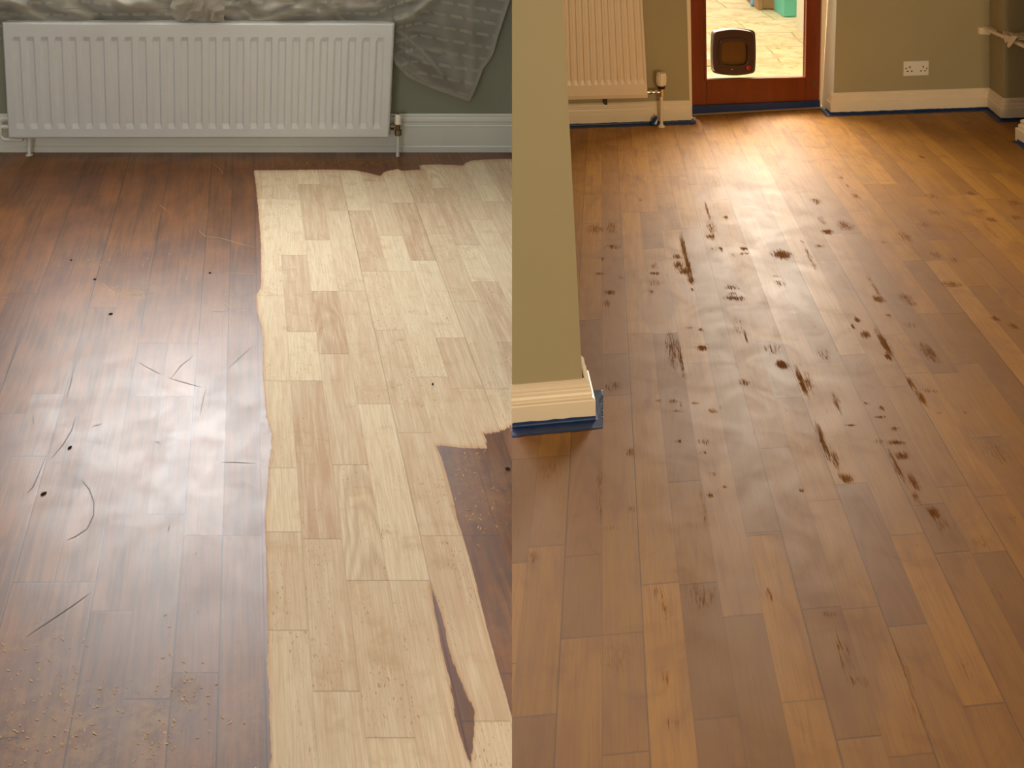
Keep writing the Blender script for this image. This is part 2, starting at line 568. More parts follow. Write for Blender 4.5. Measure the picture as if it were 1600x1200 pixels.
def board_floor(vx, vy, u0, du, ks, far, near, x_lo, x_hi, x2, joints, fill_len, extra, material, side):
    """Boards fan out from a common direction. A joint is (x0, x1, y) across one or more rows of boards."""
    cols = {k: [] for k in ks}

    def v_of(u, y):           # row number of a joint that passes u at y
        if x2 is None:
            return y
        q = y - vy
        return q / (1 - u * q / x2) + vy

    def y_of(u, v):
        if x2 is None:
            return np.full_like(u, v)
        q = v - vy
        return q / (1 + u * q / x2) + vy
    for (xa, xb, y) in joints:
        for k in ks:
            uc = u0 + du * (k + 0.5)
            xc = vx + uc * (y - vy)
            if xa - 2 < xc < xb + 2:
                cols[k].append(v_of(uc, y))
    V, FC = [], []
    A = {n: [] for n in ('across', 'along', 'pid', 'tone', 'figure', 'e_left', 'e_right', 'e_top', 'e_bottom', 'seam', 'seam_end', 'px', 'py')}
    nbase = 0
    rnd = random.Random(5 if side < 0 else 9)
    rank = 0
    for k in ks:
        js = sorted(cols[k])
        # fill long stretches without a traced joint
        allj = [far - rnd.uniform(5, 60)]
        for j in js + [near + 400]:
            while True:
                q0, q1 = allj[-1] - vy, j - vy
                w = q1 / q0
                if w > fill_len * rnd.uniform(1.0, 1.25) and (j == near + 400 or w > fill_len * 1.35):
                    allj.append(vy + q0 * fill_len * rnd.uniform(0.82, 1.1))
                    if allj[-1] > j - 8:
                        allj[-1] = (allj[-2] + j) / 2
                        break
                else:
                    break
            allj.append(j)
        allj = sorted(a for a in allj if a > vy + 50)
        strong = (-8, -6, -4, -2, -1, 0, 4, 7) if side < 0 else (-4, -2, 0, 4, 6, 8, 10, 14, 17, 20, 24)
        rowseam = 1.1 if k in strong else 0.35
        rowseam2 = 1.1 if (k + 1) in strong else 0.35
        for a, c in zip(allj[:-1], allj[1:]):
            if c - a < 3 or c < far or a > near:
                continue
            a_, c_ = max(a, far), min(c, near)
            ny = max(2, int((c_ - a_) / (4.0 if c_ < 1250 else 14.0)) + 1)
            nu = 14
            vs = np.linspace(a_, c_, ny + 1)
            us = np.linspace(u0 + du * k, u0 + du * (k + 1), nu + 1)
            UU, VV = np.meshgrid(us, vs)
            YY = y_of(UU, VV)
            XX = vx + UU * (YY - vy)
            inside = (XX > x_lo) & (XX < x_hi)
            if not inside.any():
                continue
            XX = np.clip(XX, x_lo, x_hi)
            wy = H * F / (YY - HOR)
            wx = (XX - 800) * wy / F
            U2 = (XX - vx) / (YY - vy)
            lw = (YY - vy) * du / (YY - HOR) * H      # board width, m
            acr = (U2 - us[0]) / du * 0.078
            scale = 1.0
            along = wy * scale
            tone = rnd.random() ** 1.2
            for tx, ty, tv in TONES[side]:
                ut = (tx - vx) / (ty - vy)
                if us[0] <= ut < us[-1] and a < v_of(ut, ty) < c:
                    tone = tv
            p = dict(across=acr, along=along, pid=np.full(XX.shape, rnd.random()),
                     tone=np.full(XX.shape, tone), figure=np.full(XX.shape, 1.0 if rnd.random() < 0.09 else 0.0),
                     e_left=acr, e_right=0.078 - acr,
                     e_top=(H * F / (y_of(UU, a) - HOR) - wy), e_bottom=(wy - H * F / (y_of(UU, c) - HOR)),
                     seam=np.where(acr < 0.039, rowseam, rowseam2) * rnd.uniform(0.6, 1.1), seam_end=np.full(XX.shape, rnd.uniform(0.45, 1.0)),
                     px=XX, py=YY)
            for n in A:
                A[n].append(p[n].ravel())
            V.append(np.stack([wx.ravel(), wy.ravel(), np.zeros(wx.size)], 1))
            idx = nbase + np.arange((ny + 1) * (nu + 1)).reshape(ny + 1, nu + 1)
            q = np.stack([idx[:-1, :-1], idx[1:, :-1], idx[1:, 1:], idx[:-1, 1:]], -1).reshape(-1, 4)
            xx = XX.ravel()
            loc = q - nbase
            wdt = np.max(xx[loc], 1) - np.min(xx[loc], 1)
            ok = (np.abs(xx[loc[:, 2]] - xx[loc[:, 1]]) > 0.01) | (np.abs(xx[loc[:, 3]] - xx[loc[:, 0]]) > 0.01)
            FC.append(q[ok])
            nbase += (ny + 1) * (nu + 1)
    V = np.concatenate(V)
    FC = np.concatenate(FC)
    for n in A:
        A[n] = np.concatenate(A[n])
    used = np.zeros(len(V), bool)
    used[FC.ravel()] = True
    remap = np.cumsum(used) - 1
    V = V[used]
    FC = remap[FC]
    for n in A:
        A[n] = A[n][used]
    extra(A)
    px, py = A.pop('px'), A.pop('py')
    me = bpy.data.meshes.new('floor')
    me.vertices.add(len(V))
    me.vertices.foreach_set('co', V.astype(np.float32).ravel())
    me.loops.add(len(FC) * 4)
    me.loops.foreach_set('vertex_index', FC.astype(np.int32).ravel())
    me.polygons.add(len(FC))
    me.polygons.foreach_set('loop_start', np.arange(0, len(FC) * 4, 4, dtype=np.int32))
    me.update(calc_edges=True)
    me.validate()
    for n, v in A.items():
        at = me.attributes.new(n, 'FLOAT', 'POINT')
        at.data.foreach_set('value', v.astype(np.float32))
    me.materials.append(material)
    # face up
    if me.polygons[0].normal.z < 0:
        me.flip_normals()
    o = bpy.data.objects.new('floor', me)
    COL.objects.link(o)
    return struct(o)


# --- left room: dark varnish, partly sanded
SAND = [(396, 266), (430, 266), (518, 265), (554, 266), (575, 270), (586, 273), (594, 275), (599, 270), (605, 267), (623, 264), (626, 267),
        (658, 265), (654, 258), (680, 257), (713, 258), (723, 259), (729, 254), (736, 251), (762, 249), (860, 247), (860, 640), (800, 663),
        (790, 671), (777, 676), (757, 678), (762, 701), (723, 700), (689, 696), (681, 696), (689, 713), (705, 767), (714, 810),
        (723, 837), (740, 897), (757, 967), (777, 1040), (797, 1110), (810, 1150), (900, 1500), (900, 2400), (440, 2400), (428, 1400), (423, 1200),
        (422, 1133), (418, 1033), (417, 900), (414, 800), (418, 767), (420, 732), (425, 700), (425, 684), (420, 665), (417, 655), (411, 593), (411, 527),
        (408, 507), (401, 485), (400, 462), (408, 448), (408, 384), (404, 332), (400, 289)]
HOLE = [(672, 912), (690, 960), (700, 1010), (712, 1045), (726, 1080), (742, 1110), (741, 1130), (737, 1195), (728, 1180), (712, 1122), (703, 1065), (690, 1013), (681, 965)]
WEAR = [(120, 1150, 60, 50, 1.0), (240, 1140, 40, 60, 1.0), (30, 1140, 50, 70, 0.8), (100, 1090, 25, 30, 0.8), (160, 1095, 30, 25, 0.7), (290, 1090, 30, 30, 0.7),
        (260, 1060, 30, 35, 0.45), (380, 1120, 40, 90, 0.4), (205, 460, 45, 8, 0.9), (235, 450, 20, 10, 0.8), (150, 412, 50, 6, 0.4), (350, 480, 40, 10, 0.4),
        (730, 740, 25, 45, 0.75), (760, 770, 50, 50, 0.55), (740, 810, 30, 15, 0.8), (560, 254, 90, 4, 1.0), (470, 256, 60, 4, 0.8), (640, 256, 30, 4, 0.8),
        (780, 1000, 60, 100, 0.25), (60, 1010, 60, 60, 0.35), (200, 1190, 200, 40, 0.5), (10, 1010, 20, 20, 0.7)]


def extra_left(A):
    x, y = A['px'], A['py']
    d = np.minimum(seg_dist_poly(x, y, SAND), -seg_dist_poly(x, y, HOLE))
    A['sand'] = np.clip(d, -60, 60)
    w = np.zeros_like(x)
    for cx, cy, rx, ry, s in WEAR:
        w = np.maximum(w, s * np.exp(-(((x - cx) / rx) ** 2 + ((y - cy) / ry) ** 2)))
    A['wear'] = w
    rag = np.full_like(x, 3.0)
    rag += 16 * np.exp(-((x - 425) / 14) ** 2 - ((y - 690) / 45) ** 2)
    rag += 9 * (np.abs(x - 422) < 40) * (y > 950)
    rag += 10 * (x > 740) * (y > 640) * (y < 700)
    rag += 8 * np.exp(-((x - 715) / 45) ** 2 - ((y - 1090) / 110) ** 2)
    A['rag'] = rag


JL = [(405, 430, 311), (400, 441, 462), (403, 502, 595), (421, 462, 731), (417, 472, 831), (420, 482, 985),
      (431, 464, 311), (439, 476, 399), (455, 485, 518), (472, 533, 842), (495, 560, 1080),
      (463, 496, 288), (475, 513, 375), (489, 526, 455), (505, 546, 553), (521, 574, 726), (542, 607, 907), (575, 648, 1153),
      (507, 541, 329), (527, 569, 455), (562, 606, 631), (607, 670, 907),
      (544, 577, 329), (566, 601, 424), (593, 625, 516), (628, 670, 676), (660, 715, 837), (725, 795, 1127),
      (570, 598, 283), (592, 625, 368), (608, 645, 424), (655, 698, 589), (725, 776, 837),
      (614, 646, 317), (642, 675, 407), (685, 723, 528), (710, 752, 607),
      (650, 682, 317), (668, 703, 365), (708, 746, 471), (758, 804, 608), (676, 705, 294), (712, 746, 383), (738, 775, 440), (776, 820, 535), (735, 768, 343), (756, 790, 315),
      (298, 408, 837), (335, 399, 427), (285, 340, 1052), (205, 300, 619), (232, 285, 804), (222, 268, 1093), (150, 215, 955), (216, 287, 536), (35, 148, 910), (62, 98, 615), (0, 68, 713), (0, 55, 459)]
floor_left = board_floor(382, -400, 0.0223, 0.0499, range(-19, 16), 226, 2300, -700, 800, None, JL, 1.42, extra_left, M['old_floor'], -1)

# --- right room: stained boards
JR = [(914, 940, 251), (941, 965, 269), (940, 963, 229), (1020, 1071, 276), (1022, 1051, 302), (972, 1027, 331), (998, 1022, 290), (990, 1015, 245), (910, 973, 349),
      (1042, 1064, 359), (1009, 1040, 388), (1149, 1193, 210), (1208, 1238, 405), (1073, 1096, 288), (1395, 1440, 227), (1240, 1280, 206), (1325, 1364, 201),
      (1348, 1395, 288), (1370, 1411, 317), (1420, 1445, 307), (1496, 1523, 361), (1510, 1526, 304), (1540, 1577, 311), (1540, 1568, 269), (1285, 1334, 365), (1503, 1528, 402),
      (1449, 1481, 375), (1413, 1467, 407), (1478, 1503, 240), (913, 942, 500), (943, 983, 553), (943, 985, 618), (992, 1057, 521), (1074, 1109, 567), (1165, 1183, 537),
      (1188, 1222, 534), (1215, 1251, 622), (1066, 1087, 652), (1280, 1321, 566), (1325, 1352, 554), (1382, 1413, 523), (1418, 1495, 583), (1382, 1422, 604), (1436, 1505, 490),
      (1487, 1530, 568), (1472, 1539, 447), (1521, 1564, 683), (1584, 1610, 483), (800, 845, 717), (845, 891, 713), (825, 882, 853), (885, 935, 868), (970, 995, 773),
      (1046, 1097, 752), (1002, 1120, 912), (1170, 1205, 836), (1195, 1235, 700), (1262, 1312, 782), (1307, 1360, 756), (1180, 1221, 832), (1397, 1446, 835), (1440, 1477, 788),
      (1465, 1572, 863), (1465, 1510, 760), (1530, 1577, 775), (1256, 1375, 950), (877, 940, 996), (940, 1007, 990), (800, 867, 1119), (1085, 1155, 1122), (1132, 1192, 962),
      (1392, 1452, 977), (1222, 1290, 1095), (1394, 1461, 1180), (1512, 1572, 1101)]
STAIN = [(1105, 328, 3, 14, .6), (1112, 356, 10, 12, .45), (1111, 370, 8, 4, .9), (1134, 340, 6, 2.5, .7), (1068, 387, 4, 22, .9), (1075, 415, 4, 20, .9), (1058, 401, 7, 4, .8), (1060, 414, 9, 6, .8),
         (1126, 389, 3, 4, .9), (1163, 389, 6, 3, .9), (1163, 396, 8, 2, .6), (1145, 399, 5, 2, .7), (1222, 398, 15, 7, .95), (930, 358, 16, 8, .55), (956, 356, 13, 11, .5), (957, 386, 15, 4, .6),
         (940, 405, 4, 2, .9), (936, 427, 8, 2, .8), (1022, 416, 7, 5, .5), (1120, 225, 5, 6, .3), (1118, 287, 9, 3, .3), (1144, 239, 7, 3, .35), (1078, 236, 8, 3, .3), (1001, 313, 3, 2, .7), (1112, 389, 9, 3, .4),
         (1276, 315, 9, 6, .6), (1314, 277, 3, 2, .8), (1324, 290, 2, 5, .6), (1337, 306, 7, 6, .6), (1285, 344, 6, 7, .5), (1293, 362, 9, 4, 1), (1321, 353, 14, 8, .6), (1413, 370, 12, 10, .5), (1444, 351, 11, 7, .5),
         (1440, 245, 4, 3, .8), (1456, 306, 10, 5, .5), (1460, 332, 15, 5, .5), (1517, 302, 9, 3, .8), (1532, 330, 12, 5, .6), (1550, 343, 10, 4, .8), (1586, 317, 12, 5, .6), (1589, 340, 14, 5, .6),
         (1379, 378, 6, 3, .5), (1462, 398, 9, 6, .5), (1492, 407, 10, 6, .5), (1280, 385, 9, 3, .5), (1253, 378, 3, 3, .6), (1550, 362, 6, 25, .5), (1267, 405, 4, 20, .45),
         (970, 433, 7, 2, .9), (953, 457, 9, 3, .9), (948, 474, 7, 6, .6), (1023, 427, 8, 2, .8), (1024, 442, 12, 6, .4), (1018, 456, 4, 3, .7), (1071, 424, 12, 5, .8), (1079, 437, 5, 8, .8), (1082, 452, 3, 2, .9),
         (1144, 449, 14, 3, .6), (1145, 459, 10, 2, .5), (1147, 466, 17, 4, .7), (1213, 431, 9, 3, .5), (1217, 442, 8, 5, .5), (1165, 526, 2, 12, .7), (1154, 510, 10, 20, .3), (1097, 544, 8, 4, 1), (1050, 548, 9, 34, .5), (1064, 560, 4, 34, .6),
         (1222, 570, 9, 7, 1.1), (1208, 545, 14, 10, .4), (1163, 598, 7, 6, .6), (1096, 516, 5, 2, .8), (1078, 512, 7, 2, .5), (1053, 627, 9, 4, .6), (1087, 630, 8, 2, .6), (1029, 626, 6, 3, .6), (1114, 642, 9, 3, .7),
         (958, 604, 16, 8, .4), (1055, 643, 15, 3, .4), (1253, 598, 5, 24, .9), (1264, 598, 8, 18, .5), (1340, 500, 5, 4, 1.1), (1352, 523, 8, 7, .8), (1333, 510, 3, 5, .7), (1373, 468, 9, 6, .8), (1366, 449, 4, 20, .5),
         (1388, 493, 5, 3, .8), (1382, 537, 6, 22, .9), (1388, 557, 6, 6, .9), (1415, 465, 13, 8, .5), (1424, 474, 9, 5, .6), (1487, 444, 16, 5, .7), (1451, 550, 13, 16, .6), (1424, 508, 12, 6, .4), (1555, 498, 7, 4, .8),
         (1584, 510, 8, 5, .8), (1307, 629, 6, 20, .5), (1440, 622, 5, 14, .9), (1424, 600, 5, 14, .7), (1454, 611, 15, 4, .5), (1355, 631, 5, 2, .9), (1378, 638, 4, 2.5, 1), (1377, 652, 9, 2, .9), (1329, 664, 9, 2, .9),
         (1397, 671, 10, 2, .8), (1280, 674, 5, 16, .7), (1287, 553, 12, 12, .35), (1467, 645, 5, 2, .7), (1508, 645, 4, 3, .6), (1465, 564, 9, 6, .4),
         (1110, 774, 5, 4, .8), (1131, 761, 5, 3, .8), (1115, 740, 7, 3, .7), (1100, 707, 9, 3, .5), (1062, 689, 12, 2, .5), (1100, 690, 14, 6, .5), (937, 770, 6, 60, .4), (955, 825, 18, 6, .45), (985, 707, 9, 8, .5),
         (987, 795, 9, 5, .45), (1100, 790, 3, 45, .45), (860, 735, 22, 20, .35), (832, 870, 9, 12, .5), (1030, 925, 14, 18, .45), (1095, 930, 28, 25, .45), (1287, 695, 5, 28, .8), (1305, 717, 6, 18, .7), (1322, 747, 12, 8, .9),
         (1372, 690, 9, 5, .6), (1400, 692, 15, 4, .8), (1410, 712, 12, 7, .9), (1402, 730, 4, 30, .9), (1427, 752, 9, 14, .9), (1432, 777, 7, 12, .7), (1460, 802, 9, 12, 1.1), (1472, 820, 15, 12, .5), (1251, 766, 4, 3, 1),
         (1312, 886, 2, 4, .9), (1535, 845, 18, 12, .5), (1557, 710, 22, 18, .4), (1202, 930, 4, 12, .8), (1400, 670, 7, 2, .8), (1330, 664, 8, 2, .8), (1432, 852, 8, 3, .4), (1555, 925, 9, 16, .45), (1585, 812, 12, 12, .4),
         (1040, 950, 9, 28, .5), (1040, 1062, 9, 18, .5), (1050, 1132, 13, 13, .5), (960, 1030, 30, 30, .35), (830, 1191, 2, 2, 1), (1300, 960, 16, 6, .45), (1320, 1025, 16, 45, .4), (1340, 1065, 22, 12, .45),
         (1412, 1040, 8, 60, .4), (1437, 1112, 12, 60, .4), (1512, 1050, 10, 30, .35)]


def extra_right(A):
    x, y = A['px'], A['py']
    w = np.zeros_like(x)
    for cx, cy, rx, ry, s in STAIN:
        u = (cx - 940) / (cy + 228)
        dx = (x - cx) - u * (y - cy)
        w = np.maximum(w, s * np.exp(-((dx / rx) ** 2 + ((y - cy) / ry) ** 2) ** 1.2))
    A['stain'] = w * np.interp(y, [600, 850], [1.0, 0.68])
    A['dull'] = np.exp(-((x - 1230) / 330) ** 2 - ((y - 560) / 250) ** 2)
    A['door_light'] = np.clip((420 - y) / 220, 0, 1) * np.exp(-((x - 1090) / 330) ** 2)  # boards lightened towards the door, its daylight put into the colour


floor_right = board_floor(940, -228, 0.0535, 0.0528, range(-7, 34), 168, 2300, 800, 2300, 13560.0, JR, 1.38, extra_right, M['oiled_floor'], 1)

# sub floor under and around the boards
mb = MB()
mb.box(-3.3, 4.2, -1.5, 5.35, -0.06, -0.004)
struct(mb.build('floor', M['subfloor']))

# long fine scratches in the varnish, as slivers of bare and dark wood flush with the floor


def scratch(mb, pts, w, mi):
    ps = [fl(x, y, 0.0006) for x, y in pts]
    vs = []
    for i, p in enumerate(ps):
        d = (ps[min(i + 1, len(ps) - 1)] - ps[max(i - 1, 0)]).normalized()
        s = Vector((-d.y, d.x, 0))
        ww = w * (0.25 if i in (0, len(ps) - 1) else 1.0)
        vs += [p + s * ww, p - s * ww]
    mb.add(vs, [(2 * i, 2 * i + 1, 2 * i + 3, 2 * i + 2) for i in range(len(ps) - 1)], mi)


sc = MB()
PALE = [[(248, 319), (256, 325), (264, 331)], [(310, 359), (320, 369), (345, 372), (372, 380), (399, 387)], [(332, 254), (340, 261), (348, 269), (345, 273)],
        [(160, 442), (170, 452), (178, 458), (179, 464)], [(155, 459), (165, 463), (178, 466)], [(350, 426), (372, 427), (399, 428)], 
        [(180, 455), (200, 454), (215, 453)], [(184, 458), (205, 458), (224, 456)], [(190, 462), (210, 461), (226, 461)], [(183, 470), (200, 470)], [(330, 486), (345, 486), (360, 487)],
        [(346, 471), (354, 476), (360, 480)], [(195, 450), (220, 450)], [(2, 464), (20, 466)], [(370, 486), (388, 485)], [(30, 1020), (28, 1008)]]
DARK = [[(34, 510), (24, 545), (12, 580), (0, 615)], [(128, 750), (140, 765), (147, 785), (146, 805), (136, 826), (118, 838), (105, 843)], [(144, 666), (152, 664), (159, 662)],
        [(51, 648), (52, 656), (53, 664)], [(217, 566), (232, 575), (250, 584)], [(268, 590), (282, 572), (302, 556)], [(118, 650), (112, 672), (98, 695), (80, 716)],
        [(396, 540), (375, 558), (355, 577)], [(118, 563), (110, 600), (104, 622)], [(322, 606), (316, 630), (312, 650)], [(142, 925), (115, 945), (85, 965), (40, 995)],
        [(72, 713), (52, 760), (42, 770)], [(262, 830), (264, 825), (265, 821)], [(270, 878), (269, 870)], [(240, 691), (246, 690), (250, 693)], [(345, 722), (370, 722), (398, 724)],
        [(262, 590), (290, 598), (315, 605)], [(78, 725), (95, 721)], [(56, 705), (63, 703)]]
for p in PALE:
    scratch(sc, p, 0.0012, 0)
for p in DARK:
    scratch(sc, p, 0.0012, 1)
rr = random.Random(3)
for cx, cy, sx, sy, n in ((215, 458, 28, 5, 26), (100, 1110, 50, 45, 55), (245, 1150, 22, 40, 46), (30, 1130, 25, 60, 30), (290, 1085, 25, 25, 24), (160, 1090, 25, 22, 20), (725, 745, 18, 40, 34),
                          (745, 795, 30, 18, 22), (765, 760, 25, 40, 12), (360, 1130, 40, 50, 14), (175, 408, 45, 8, 12), (120, 1030, 80, 40, 16), (340, 460, 30, 22, 8), (340, 1000, 50, 80, 10), (545, 256, 70, 2, 20)):
    for i in range(n):
        x, y = rr.gauss(cx, sx), rr.gauss(cy, sy)
        if x < 0 or x > 795:
            continue
        a = rr.uniform(0, 6.28)
        L = rr.uniform(1.5, 7.0) if y > 700 else rr.uniform(1.0, 4.0)
        pts = [(x + math.cos(a + t * rr.uniform(-.8, .8)) * L * t, y + math.sin(a + t * 0.3) * L * t) for t in (0, 0.5, 1.0)]
        scratch(sc, pts, rr.uniform(0.0007, 0.0017), 0)
so = sc.build('scratches', [M['scratch_pale'], M['scratch_dark']], floor_left)
so['kind'] = 'stuff'
so['label'] = 'fine scratches in the dark varnish'
for i, (x, y, a, L, lab) in enumerate(((173, 491, .2, .011, 'dark crumb of debris on the varnish below the pale scratch cluster'),
                                       (148, 437, .1, .009, 'small grey crumb on varnish, left of the pale scratch cluster'),
                                       (109, 700, .9, .010, 'round black crumb on the glossy varnish, middle of the dark area'),
                                       (68, 772, .6, .012, 'long dark crumb beside the long board seam at the far left'),
                                       (111, 407, 0, .007, 'tiny dark crumb on the varnish, furthest left and nearest the radiator'),
                                       (328, 427, 0, .008, 'tiny dark crumb on the varnish close to the sanded edge'),
                                       (676, 601, 1.3, .008, 'small dark crumb lying on the bare sanded boards'),
                                       (793, 733, 0, .012, 'grey crumb on the dark patch right of the sanded boards'))):
    p = fl(x, y)
    mb = MB()
    n = 7
    ring = []
    for j, (zz, sc_) in enumerate(((0.0005, 1.0), (0.003, 0.9), (0.0045, 0.45))):
        for k in range(n):
            t = 6.283 * k / n
            q = Vector((math.cos(t) * L * .62 * sc_ * rr.uniform(.75, 1.1), math.sin(t) * L * 0.33 * sc_ * rr.uniform(.7, 1.1), 0))
            c, s = math.cos(a), math.sin(a)
            ring.append((q.x * c - q.y * s, q.x * s + q.y * c, zz))
    fs = [tuple(range(n - 1, -1, -1)), tuple(range(2 * n, 3 * n))]
    for j in range(2):
        fs += [(j * n + k, j * n + (k + 1) % n, (j + 1) * n + (k + 1) % n, (j + 1) * n + k) for k in range(n)]
    mb.add(ring, fs)
    o = mb.build('debris_crumb', M['crumb'])
    o.location = p
    tag(o, lab, 'debris', 'crumbs of debris on the old floor')

# ------------------------------------------------------------------ walls
ZC = 2.40
YL = fl(0, 236).y                      # wall behind the left radiator
PLW = Plane((-3, YL), (0, YL))

# wall behind the left radiator, with the window opening
WX0, WX1, WZ0, WZ1 = -2.42, -0.52, 0.84, 1.98
mb = MB()
mb.box(-3.2, 0.0, YL, YL + 0.26, 0, WZ0)
mb.box(-3.2, 0.0, YL, YL + 0.26, WZ1, ZC)
mb.box(-3.2, WX0, YL, YL + 0.26, WZ0, WZ1)
mb.box(WX1, 0.0, YL, YL + 0.26, WZ0, WZ1)
struct(mb.build('wall_back_left', M['wall_green']))
mb = MB()
t = 0.05
mb.box(WX0, WX1, YL + .12, YL + .18, WZ0, WZ0 + t)
mb.box(WX0, WX1, YL + .12, YL + .18, WZ1 - t, WZ1)
mb.box(WX0, WX0 + t, YL + .12, YL + .18, WZ0 + t, WZ1 - t)
mb.box(WX1 - t, WX1, YL + .12, YL + .18, WZ0 + t, WZ1 - t)
mb.box(-1.99, -1.93, YL + .12, YL + .18, WZ0 + t, WZ1 - t)
mb.box(-1.05, -1.00, YL + .12, YL + .18, WZ0 + t, WZ1 - t)
wf = struct(mb.build('window_1', M['skirting'], bevel=0.004))
mb = MB()
mb.box(WX0 + t, WX1 - t, YL + .147, YL + .153, WZ0 + t, WZ1 - t)
mb.build('pane', M['glass'], wf)
mb = MB()
mb.box(WX0 - .03, WX1 + .03, YL - .012, YL + .12, WZ0 - .025, WZ0 + .002)
struct(mb.build('trim_1', M['skirting'], bevel=0.006))

# side and rear walls, ceiling
mb = MB()
mb.box(-3.3, -3.2, -1.5, YL + .26, 0, ZC)
struct(mb.build('wall_left', M['wall_green']))
mb = MB()
mb.box(-3.3, 4.2, -1.6, -1.5, 0, ZC)
struct(mb.build('wall_rear', M['wall_green']))
mb = MB()
mb.box(4.1, 4.2, -1.5, 5.9, 0, ZC)
struct(mb.build('wall_right', M['wall_warm_lit']))
mb = MB()
mb.box(-3.3, 4.2, -1.6, 6.1, ZC, ZC + .1)
struct(mb.build('ceiling', M['ceiling']))

# stub wall between the rooms (near) and an unseen partition added behind it to keep the rooms' light apart
BT = 0.028                                  # skirting thickness here
f0, f1 = fl(800, 668), fl(932, 656)
PP = Plane(f0, f1)                          # front face of its skirting
c0 = f0 - PP.n * BT
c1 = f1 - PP.n * BT
c1 = c1 - PP.t * BT
THK = 0.118
back = -PP.n * THK
zt = 1.13
top_x = PP.hit(880, 0, -BT)
lean = (top_x - c1) / top_x.z               # the wall end leans a little
lean.z = 0
lean.y = 0
mb = MB()
vs = []
for z in (0, ZC):
    e = Vector((c1.x, c1.y, 0)) + lean * z
    e.y = c0.y + (c1.y - c0.y) * e.x / c1.x
    vs += [Vector((0.0, c0.y, z)), Vector((e.x, e.y, z)), Vector((e.x, e.y, z)) + back, Vector((0.0, c0.y, z)) + Vector((0, THK, 0))]
mb.add(vs, [(0, 1, 2, 3), (7, 6, 5, 4), (0, 4, 5, 1), (1, 5, 6, 2), (2, 6, 7, 3), (3, 7, 4, 0)])
struct(mb.build('wall_stub', M['wall_warm_lit']))
mb = MB()
mb.box(0.0, 0.055, c0.y + THK, 6.0, 0, ZC)
struct(mb.build('wall_light_divider', M['wall_green']))


def sweep(name, path, profile, mat, side=1, close_ends=True, parent=None, smooth=False, xmin=-99):
    """run a moulding along floor points; side=1 puts it on the right of the direction of travel"""
    P = [Vector((p[0], p[1], 0)) for p in path]
    offs = []
    for i in range(len(P)):
        ns = []
        if i > 0:
            d = (P[i] - P[i - 1]).normalized()
            ns.append(Vector((d.y, -d.x, 0)) * side)
        if i < len(P) - 1:
            d = (P[i + 1] - P[i]).normalized()
            ns.append(Vector((d.y, -d.x, 0)) * side)
        if len(ns) == 2:
            m = (ns[0] + ns[1]).normalized()
            m = m / max(0.3, m.dot(ns[0]))
        else:
            m = ns[0]
        offs.append(m)
    n = len(profile)
    vs, fs = [], []
    for p, m in zip(P, offs):
        for d, z in profile:
            q_ = p + m * d + Vector((0, 0, z))
            q_.x = max(q_.x, xmin)
            vs.append(q_)
    for i in range(len(P) - 1):
        for k in range(n):
            k2 = (k + 1) % n
            fs.append((i * n + k, i * n + k2, (i + 1) * n + k2, (i + 1) * n + k))
    if close_ends:
        fs.append(tuple(range(n)))
        fs.append(tuple((len(P) - 1) * n + k for k in range(n - 1, -1, -1)))
    mb = MB()
    mb.add(vs, fs)
    return mb.build(name, mat, parent, smooth=smooth)


def skirt_profile(h, t):
    return [(0, 0), (t, 0), (t, h * .52), (t * .95, h * .55), (t * .72, h * .57), (t * .70, h * .60), (t * .74, h * .66), (t * .66, h * .72), (t * .48, h * .76), (t * .45, h * .80),
            (t * .52, h * .85), (t * .48, h * .92), (t * .3, h * .97), (t * .15, h), (0, h)]


# skirting of the stub wall: along the front, round the end, along the back
e0 = Vector((0.0, c0.y, 0))
e1 = Vector((c1.x, c1.y, 0))
e2 = e1 + back + Vector((0.011, 0, 0))
struct(sweep('baseboard_stub', [e0 - PP.t * (BT * PP.n.x / PP.t.x), e1, e2], skirt_profile(0.100, BT), M['cream'], 1))

# skirting behind the left radiator
HB = 0.180
prof = [(0, 0), (.020, 0), (.020, .026), (.015, .030), (.015, .118), (.016, .124), (.0105, .128), (.0105, .140), (.013, .146), (.012, .158), (.007, .166), (.0075, .174), (.003, HB), (0, HB)]
struct(sweep('baseboard_back_left', [(-3.2, YL), (0.0, YL)], prof, M['skirting'], 1))
struct(sweep('baseboard_left', [(-3.2, -1.5), (-3.2, YL)], prof, M['skirting'], 1))

# right room back wall in sections
a0, a1 = fl(895, 197), fl(1083, 191)
TB = 0.018
PA0 = Plane(a0, a1)
PA = Plane(a0 - PA0.n * TB, a1 - PA0.n * TB)         # wall face left of the door
d0, d1 = fl(1083, 181), fl(1284, 169)
PD = Plane(d0, d1)                                   # face of the door
r0, r1 = fl(1300, 179), fl(1542, 170.5)
PR0 = Plane(r0, r1)
PR = Plane(r0 - PR0.n * TB, r1 - PR0.n * TB)         # wall face right of the door
b0, b1 = fl(1566, 188), fl(1640, 186)
PB0 = Plane(b0, b1)
PB = Plane(b0 - PB0.n * TB, b1 - PB0.n * TB)


def wall_section(name, plane, xb_l, xt_l, xb_r, xt_r, ybase, thick, mat):
    def edge(xb, xt):
        p = plane.hit(xb, ybase)
        q = plane.hit(xt, 0)
        d = (q - p) / (q.z - p.z)
        return p - d * p.z, p + d * (ZC - p.z)
    l0, l1 = edge(xb_l, xt_l)
    r0_, r1_ = edge(xb_r, xt_r)
    mb = MB()
    mb.prism([l0, r0_, r1_, l1], -plane.n * thick)
    return struct(mb.build(name, mat)), (l0, l1, r0_, r1_)


